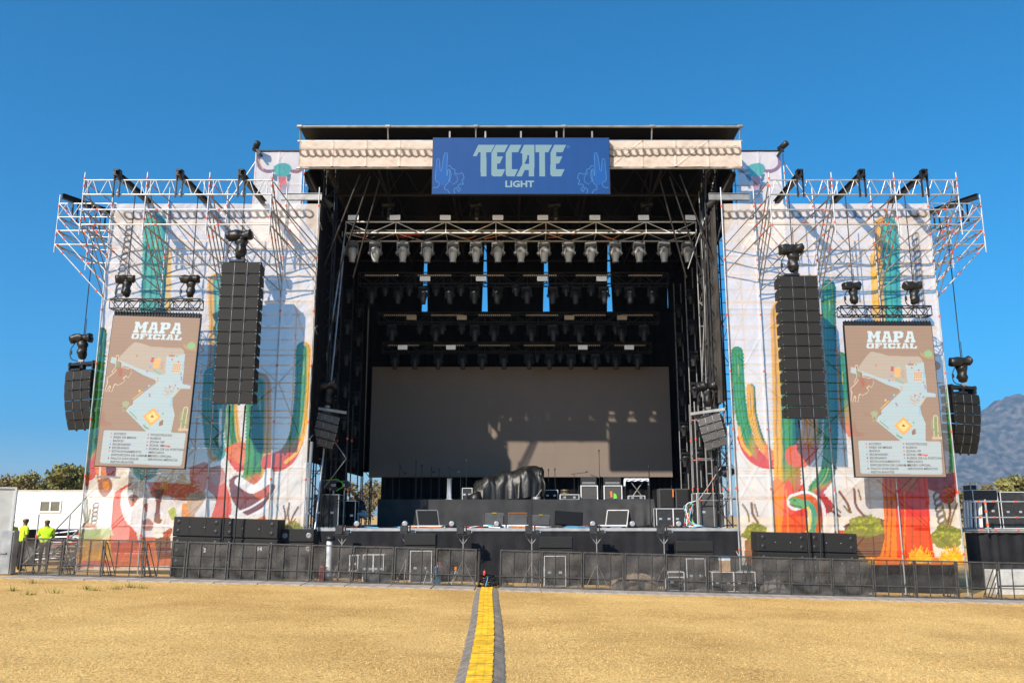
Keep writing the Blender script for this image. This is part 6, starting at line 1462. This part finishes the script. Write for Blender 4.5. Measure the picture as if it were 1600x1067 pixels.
# ================================================================ people
def person(name_label, loc, joints, edges, radii, face, shirt, mats, zs, hair=True, cat='person'):
    """one continuous skinned body; the mesh faces are coloured by clothing height"""
    me = bpy.data.meshes.new('p'); me.from_pydata([Vector(j) for j in joints], edges, []); o = bpy.data.objects.new('p', me); COL.objects.link(o)
    sk = o.modifiers.new('s', 'SKIN'); sk.use_smooth_shade = True; ss = o.modifiers.new('u', 'SUBSURF'); ss.levels = 2; ss.render_levels = 2
    for v, r in zip(me.skin_vertices[0].data, radii): v.radius = r if isinstance(r, tuple) else (r, r)
    me.skin_vertices[0].data[0].use_root = True
    bpy.context.view_layer.update(); dg = bpy.context.evaluated_depsgraph_get(); em = bpy.data.meshes.new_from_object(o.evaluated_get(dg)); bpy.data.objects.remove(o)
    R = thing('person', name_label, cat, loc)
    for m in mats: em.materials.append(m)
    for p in em.polygons: p.material_index = zs(p.center); p.use_smooth = True
    em.name = 'body'; return R, mesh_obj('body', em, R)
def head_parts(R, c, f, capm=None):
    """hair, eyes, nose, ears round the head centre c, looking along f (in thing space)"""
    f = Vector(f).normalized(); r = Vector((f.y,-f.x,0)).normalized(); u = r.cross(f)
    mb = MB(); rows = []
    for j in range(7):
        t = j/6*1.75; rows.append([Vector(c)+u*(.135*math.cos(t)+.02)-f*.012+(f*math.cos(a)*.108+r*math.sin(a)*.092)*math.sin(t)*(1 if math.cos(a) < .35 or t < .95 else .8) for a in [i*math.pi/8 for i in range(17)]])
    mb.sheet(rows); obj('hair', mb, capm or M['hair'], R)
    mb = MB()
    for s in (-1,1): mb.lathe([(.004,-.01),(.016,0),(.004,.008)],8,Vector(c)+f*.092+r*.035*s+u*.01,f.to_track_quat('Z','Y').to_matrix())
    obj('eyes', mb, M['stickerw'], R)
    mb = MB(); n = Vector(c)+f*.1; mb.add([n+u*.02,n-r*.02-u*.03,n+r*.02-u*.03,n+f*.03-u*.025],[(0,1,3),(0,3,2),(1,2,3),(0,2,1)]); mb.box(Vector(c)+f*.088-u*.062,(.05,.02,.012))
    for s in (-1,1): mb.lathe([(.005,-.012),(.026,0),(.005,.012)],8,Vector(c)+r*.085*s,r.to_track_quat('Z','Y').to_matrix())
    obj('face_features', mb, M['skin'], R)
def stand(label, px, Yp, ptop, turn, arms=0., hidden=False):
    x = at(px,850,Yp).x; g0 = gz(x); H = zof(ptop,Yp)-g0; k = H/1.75
    J = [(0,0,.98),(0,.0,1.15),(0,.0,1.36),(0,0,1.46),(0,-.02,1.54),(0,-.02,1.63),(0,-.01,1.70)]; E = [(0,1),(1,2),(2,3),(3,4),(4,5),(5,6)]
    Rr = [(.155,.115),(.15,.11),(.165,.115),(.10,.08),(.055,.058),(.112,.125),(.085,.10)]
    def add(ch, root, rad):
        last = root
        for j, r in zip(ch, rad): J.append(j); Rr.append(r); E.append((last, len(J)-1)); last = len(J)-1
    for s in (-1,1):
        add([(s*.19,0,1.40),(s*.235,.01+.02*arms,1.15),(s*(.21-.10*arms),-.05-.2*arms,.93+.12*arms),(s*(.20-.16*arms),-.08-.25*arms,.85+.16*arms)],2,[.062,.05,.038,.032])
        hb = len(J)-1
        for q in range(4): add([(J[hb][0]+(q-1.5)*.02,J[hb][1]-.03,J[hb][2]-.06-.01*(q in (1,2))),(J[hb][0]+(q-1.5)*.018,J[hb][1]-.025,J[hb][2]-.105)],hb,[.010,.009])
        add([(J[hb][0]-s*.04,J[hb][1]-.03,J[hb][2]-.03),(J[hb][0]-s*.045,J[hb][1]-.035,J[hb][2]-.065)],hb,[.011,.009])
        add([(s*.095,0,.90),(s*.10,-.01,.50),(s*.10,.03,.10),(s*.10,-.12,.04)],0,[.095,.062,.045,.038])
    J = [tuple(c*k for c in j) for j in J]
    def zs(c):
        z = c.z/k
        if z > 1.475: return 2
        if z > .98 and abs(c.x)/k < .19: return 0
        if z > 1.20: return 0
        if abs(c.x)/k > .165 and z > .6 or (arms and c.y < -.12 and z > .8): return 2
        return 0 if z > .98 else 1
    R, b = person(label, (x,Yp,g0), J, E, Rr, None, None, [M['hivis'],M['trousers'],M['skin']], zs)
    R.rotation_euler = (0,0,turn); head_parts(R, (0,-.02*k,1.645*k), (0,-1,0))
    mb = MB(); mb.lathe([(.075,0),(.066,.045)],12,(0,-.012*k,1.455*k)); obj('collar', mb, M['gear'] if arms else M['hivis'], R)
    mb = MB(); mb.box((.0,.132*k if not arms else -.135*k,1.27*k),(.14,.012,.05)); mb.box((.0,.134*k if not arms else -.137*k,1.2*k),(.10,.012,.025)); obj('shirt_print', mb, M['gear'], R)
    return R
stand('person in a yellow green shirt facing away beside the white trailer end, dark trousers', 35.5, 29.9, 807.5, 2.5)
stand('person in a yellow green polo with a dark collar facing the field by the tower', 70.5, 29.9, 809.5, .35, 1.)
stand('person in a yellow green shirt mostly hidden behind the pale container at the far left', 15, 33.2, 811, .4)
def crouch():
    Yp = 33.2; p = at(566,818,Yp); x = p.x; g0 = ZD; k = (zof(768,Yp)-g0)/1.22
    J = [(0,.05,.42),(0,-.02,.60),(-.02,-.12,.80),(-.03,-.17,.90),(-.05,-.21,.97),(-.07,-.25,1.06),(-.08,-.26,1.13)]; E = [(i,i+1) for i in range(6)]; Rr = [(.16,.13),(.15,.12),(.165,.115),(.09,.08),(.055,.058),(.088,.1),(.07,.08)]
    def add(ch, root, rad):
        last = root
        for j, r in zip(ch, rad): J.append(j); Rr.append(r); E.append((last,len(J)-1)); last = len(J)-1
    for s in (-1,1):
        add([(s*.19-.02,-.13,.84),(s*.24-.05,-.30,.62),(s*.13-.08,-.50,.56),(s*.10-.08,-.56,.54)],2,[.062,.05,.038,.032]); hb = len(J)-1
        for q in range(4): add([(J[hb][0]+(q-1.5)*.02,J[hb][1]-.06,J[hb][2]-.01),(J[hb][0]+(q-1.5)*.018,J[hb][1]-.08,J[hb][2]-.05)],hb,[.010,.009])
        add([(J[hb][0]-s*.04,J[hb][1]-.03,J[hb][2]+.02),(J[hb][0]-s*.05,J[hb][1]-.06,J[hb][2]+.02)],hb,[.011,.009])
        add([(s*.12,.0,.40),(s*.20,-.42,.50 if s < 0 else .46),(s*.17,-.30,.10),(s*.17,-.42,.04)],0,[.095,.065,.045,.038])
    J = [tuple(c*k for c in j) for j in J]
    def zs(c):
        z = c.z/k; y = c.y/k
        if z > .93: return 2
        if y < -.36 and .50 < z < .66 and abs(c.x) < .17: return 2
        return 0 if z > .56 and y > -.34 or z > .6 else (1 if z > .09 else 3)
    R, b = person('person in a black shirt and pale jeans crouching at the left rear of the deck', (x,Yp,g0), J, E, Rr, None, None, [M['black'],M['jeans'],M['skin'],M['gear']], zs)
    R.rotation_euler = (0,0,-.7); head_parts(R, (-.075*k,-.245*k,1.065*k), (-.1,-1,-.35), M['gear'])
crouch()
case('low black case beside the crouching person at the left wing', 532, 556, 782, 818, 32.2, .7, M['drape'], 'wing cases', z0=ZD, doors=1, lid=False)
# ================================================================ left of the left tower
xb = at(22.5,800,31.8).x; zt = zof(761,31.8); zb = zof(832,31.8)
R = thing('container', 'pale grey box trailer end at the far left edge', 'container', (xb,31.8,0), None, (0,0,.51))
mb = MB(); mb.bbox((-3,0,zb),(0,4.7,zt)); obj('body', mb, M['offwhite'], R); mb = MB()
for x in (-.06, -1.5): mb.bbox((x,-.04,zb+.02),(x+.06,-.003,zt-.05))
mb.bbox((-3,-.04,zt-.05),(0,-.003,zt)); mb.bbox((-3,-.04,zb-.05),(0,-.003,zb+.02)); obj('edge_trim', mb, M['alu'], R)
mb = MB()
for x in (-.5,-2.2): mb.bbox((x-.1,.4,gz(xb)),(x+.1,.7,zb)); 
mb.bbox((-2.3,.45,zb-.1),(-.4,.65,zb)); obj('leg', mb, M['steel_dark'], R)
xb = at(20,860,28.3).x; R = thing('metal_cabinet', 'dented grey metal cabinet at the end of the left barrier', 'cabinet', (xb-.6,28.3,gz(xb)))
zt = zof(829,28.3); g0 = gz(xb)+.02; gm2 = mat('scuffed grey metal', (.30,.31,.32), .5, .4, .35, 2.5, .15)
mb = MB(); mb.rbox((xb-.7,28.45,(zt+g0)/2),(1.4,.3,zt-g0),.02); obj('body', mb, gm2, R); mb = MB(); mb.bbox((xb-.08,28.27,g0+.04),(xb-.05,28.297,zt-.04)); mb.bbox((xb-.42,28.26,g0+.66),(xb-.2,28.297,g0+.70)); mb.bbox((xb-.44,28.28,g0+.1),(xb-.40,28.297,g0+.45)); obj('hasp', mb, M['steel_dark'], R)
R = thing('white_cabin', 'long white portable cabin with a double window behind the left barrier', 'cabin', (-23,44,gz(-23)))
Yc = 44; xa, xb = at(-40,800,Yc).x, at(205,800,Yc).x; zt = zof(765.5,Yc); g0 = gz(-23)
mb = MB(); mb.bbox((xa,Yc,g0+.45),(xb,Yc+3,zt-.06)); obj('wall', mb, M['white'], R); mb = MB(); mb.bbox((xa-.05,Yc-.04,zt-.06),(xb+.05,Yc+3.05,zt)); obj('roof', mb, M['offwhite'], R)
mb = MB(); mb.bbox((xa,Yc+.02,g0+.25),(xb,Yc+2.9,g0+.447)); obj('chassis', mb, M['gear'], R)
a, b = at(63,780,Yc).x, at(97,780,Yc).x; z0, z1 = zof(800.5,Yc), zof(781.5,Yc); fr = MB(); e = .07
for x in (a,(a+b)/2-e/2,b-e): fr.bbox((x,Yc-.05,z0),(x+e,Yc-.003,z1))
for x0_, x1_ in ((a+e,(a+b)/2-e/2),((a+b)/2+e/2,b-e)): fr.bbox((x0_,Yc-.05,z0),(x1_,Yc-.003,z0+e)); fr.bbox((x0_,Yc-.05,z1-e),(x1_,Yc-.003,z1))
w = obj('window', fr, M['white'], R); mb = MB()
for x0_, x1_ in ((a+e,(a+b)/2-e/2),((a+b)/2+e/2,b-e)): mb.bbox((x0_,Yc-.02,z0+e),(x1_,Yc-.004,z1-e))
obj('pane', mb, M['glass'], w)
# a flatbed trailer with its wheel behind the people
x0_, x1_ = at(24,850,33.5).x, at(122,850,33.5).x; g0 = gz((x0_+x1_)/2); R = thing('trailer', 'dark low trailer with a silver rimmed wheel parked behind the people', 'trailer', ((x0_+x1_)/2,33.5,g0))
mb = MB(); mb.rbox(((x0_+x1_)/2,34.5,g0+.72),(x1_-x0_,1.6,1.2),.04); obj('body', mb, M['gear'], R)
for sx in (at(49,846,33.5).x, at(49,846,33.5).x+.95):
    mb = MB(); mb.lathe([(.22,-.1),(.38,-.11),(.42,-.06),(.42,.06),(.38,.11),(.22,.1)],20,(sx,33.35,g0+.5),Matrix.Rotation(math.pi/2,3,'X')); wh = obj('wheel', mb, M['tyre'], R); mb = MB(); mb.lathe([(.05,-.02),(.21,.02),(.235,.1),(.2,.115)],18,(sx,33.35,g0+.5),Matrix.Rotation(math.pi/2,3,'X'))
    for k in range(6): mb.box((sx+.12*math.cos(k*1.05),33.22,g0+.5+.12*math.sin(k*1.05)),(.05,.02,.05))
    obj('rim', mb, M['alu'], wh)
mb = MB(); mb.tube((x0_+.2,33.4,g0+.02),(x0_+.2,33.4,g0+.6),.04); mb.tube((x1_-.2,33.4,g0+.02),(x1_-.2,33.4,g0+.6),.04); obj('prop_leg', mb, M['steel_dark'], R)
R = thing('scaffold_stack', 'stack of silver scaffold parts and planks behind the left barrier', 'scaffold parts', (at(92,870,31.5).x,31.5,gz(-16))); xc = at(95,870,31.5).x; g0 = gz(xc); r3 = random.Random(2); mb = MB()
for k in range(14): z = g0+.15+.08*k; mb.tube((xc-.8+r3.uniform(-.2,.2),31.4+r3.uniform(-.2,.3),z+r3.uniform(-.05,.05)),(xc+.75+r3.uniform(-.2,.2),31.4+r3.uniform(-.2,.3),z+r3.uniform(-.05,.25)),.03,6,1 if k % 6 == 2 else 0)
obj('tube_bundle', mb, [M['steel'],M['tagred']], R); mb = MB()
for k in range(5): mb.box((xc-.1,31.45,g0+.12+k*.17),(1.3,.25,.05))
obj('plank', mb, M['wood'], R); mb = MB()
for q in (-.7,.65): mb.tube((xc+q,31.7,g0),(xc+q,31.7,g0+1.3),.03)
obj('post', mb, M['steel'], R)
# ================================================================ right of the right tower
xa, xb = at(1506,830,32.5).x, at(1640,830,32.5).x; zp = zof(826,32.5); g0 = gz(17)
R = thing('side_platform', 'raised scaffold platform with pale railings and a black skirt right of the right tower', 'platform', ((xa+xb)/2,33,g0))
mb = MB(); mb.bbox((xa,32.5,zp-.12),(xb,36.5,zp)); obj('platform_deck', mb, M['steel_dark'], R)
mb = MB(); n = 60; mb.sheet([[(xa+(xb-xa)*i/n,32.44+.03*math.sin(i*.8+math.sin(i*.3)),z) for i in range(n+1)] for z in (zp-.13,zp-.8,g0-.2)]); obj('skirt', mb, M['drape2'], R)
for z in (zof(783.5,32.3), zof(808,32.3), zof(828,32.3)): pole(R, 'rail', (xa,32.3,z), (xb,32.3,z), .028, tags=[.17,.34,.6])
for px in (1541, 1610): x = at(px,800,32.25).x; pole(R, 'rail_post', (x,32.25,zof(832,32.25)), (x,32.25,zof(780,32.25)), .04, tags=[.25,.65,.9])
mb = MB()
for px in (1507,1512,1517,1524,1530,1533): x = at(px,805,32.9).x; mb.box((x,32.9,zp+.55),(.05,.1,1.0),0,Matrix.Rotation(.06,3,'Y'))
tag(obj('ladder_frames', mb, M['alu']), 'leaning silver frames stacked at the left end of the side platform', 'frames')
PC = 'flight cases on the side platform'
case('silver edged black flight case on the side platform next to the tower', 1519, 1558, 765, 817, 33.2, .7, None, PC, z0=zp+.003)
case('wide black flight case with latches at the right edge of the picture', 1562, 1640, 768, 817, 33.2, .9, None, PC, z0=zp+.003, doors=2)
case('black flight case stacked behind on the side platform with a dark lid', 1516, 1526, 757, 817, 34.6, .6, None, PC, z0=zp+.003, lid=False)
R = thing('white_block', 'long weathered white concrete block behind the right barrier', 'block', (at(1585,905,30.5).x,30.5,gz(17)))
x0_, x1_ = at(1556,905,30.3).x, at(1640,905,30.3).x; mb = MB(); mb.rbox(((x0_+x1_)/2,30.7,gz(17.5)+.42),(x1_-x0_,.7,.84),.03); obj('block_body', mb, M['offwhite'], R); mb = MB(); mb.bbox((x0_+.1,30.335,gz(17.5)+.3),(x1_-.1,30.347,gz(17.5)+.34)); obj('groove', mb, M['gear'], R)
# black base cloth and tubes beneath the right mural
xa, xb = XC+9.6, XC+15.0; zt = .55; mb = MB(); mb.sheet([[(xa+(xb-xa)*i/40,30.4+.04*math.sin(i*.7),z) for i in range(41)] for z in (zt+.1,.2,-.6)]); tag(obj('base_cloth', mb, M['drape2']), 'dark cloth closing the foot of the right tower below the mural', 'cloth')
# ================================================================ air: everything far fades to blue
hz = bpy.data.materials.new('haze air'); hz.use_nodes = True; t = hz.node_tree; t.nodes.clear(); o_ = t.nodes.new('ShaderNodeOutputMaterial'); v = t.nodes.new('ShaderNodeVolumePrincipled')
v.inputs['Color'].default_value = (.34,.58,1,1); v.inputs['Density'].default_value = .00011; v.inputs['Anisotropy'].default_value = 0.
t.links.new(v.outputs[0], o_.inputs['Volume'])
mb = MB(); mb.bbox((-6500,-450,-32),(6500,9500,960)); o = obj('haze', mb, hz); tag(o, kind='stuff')
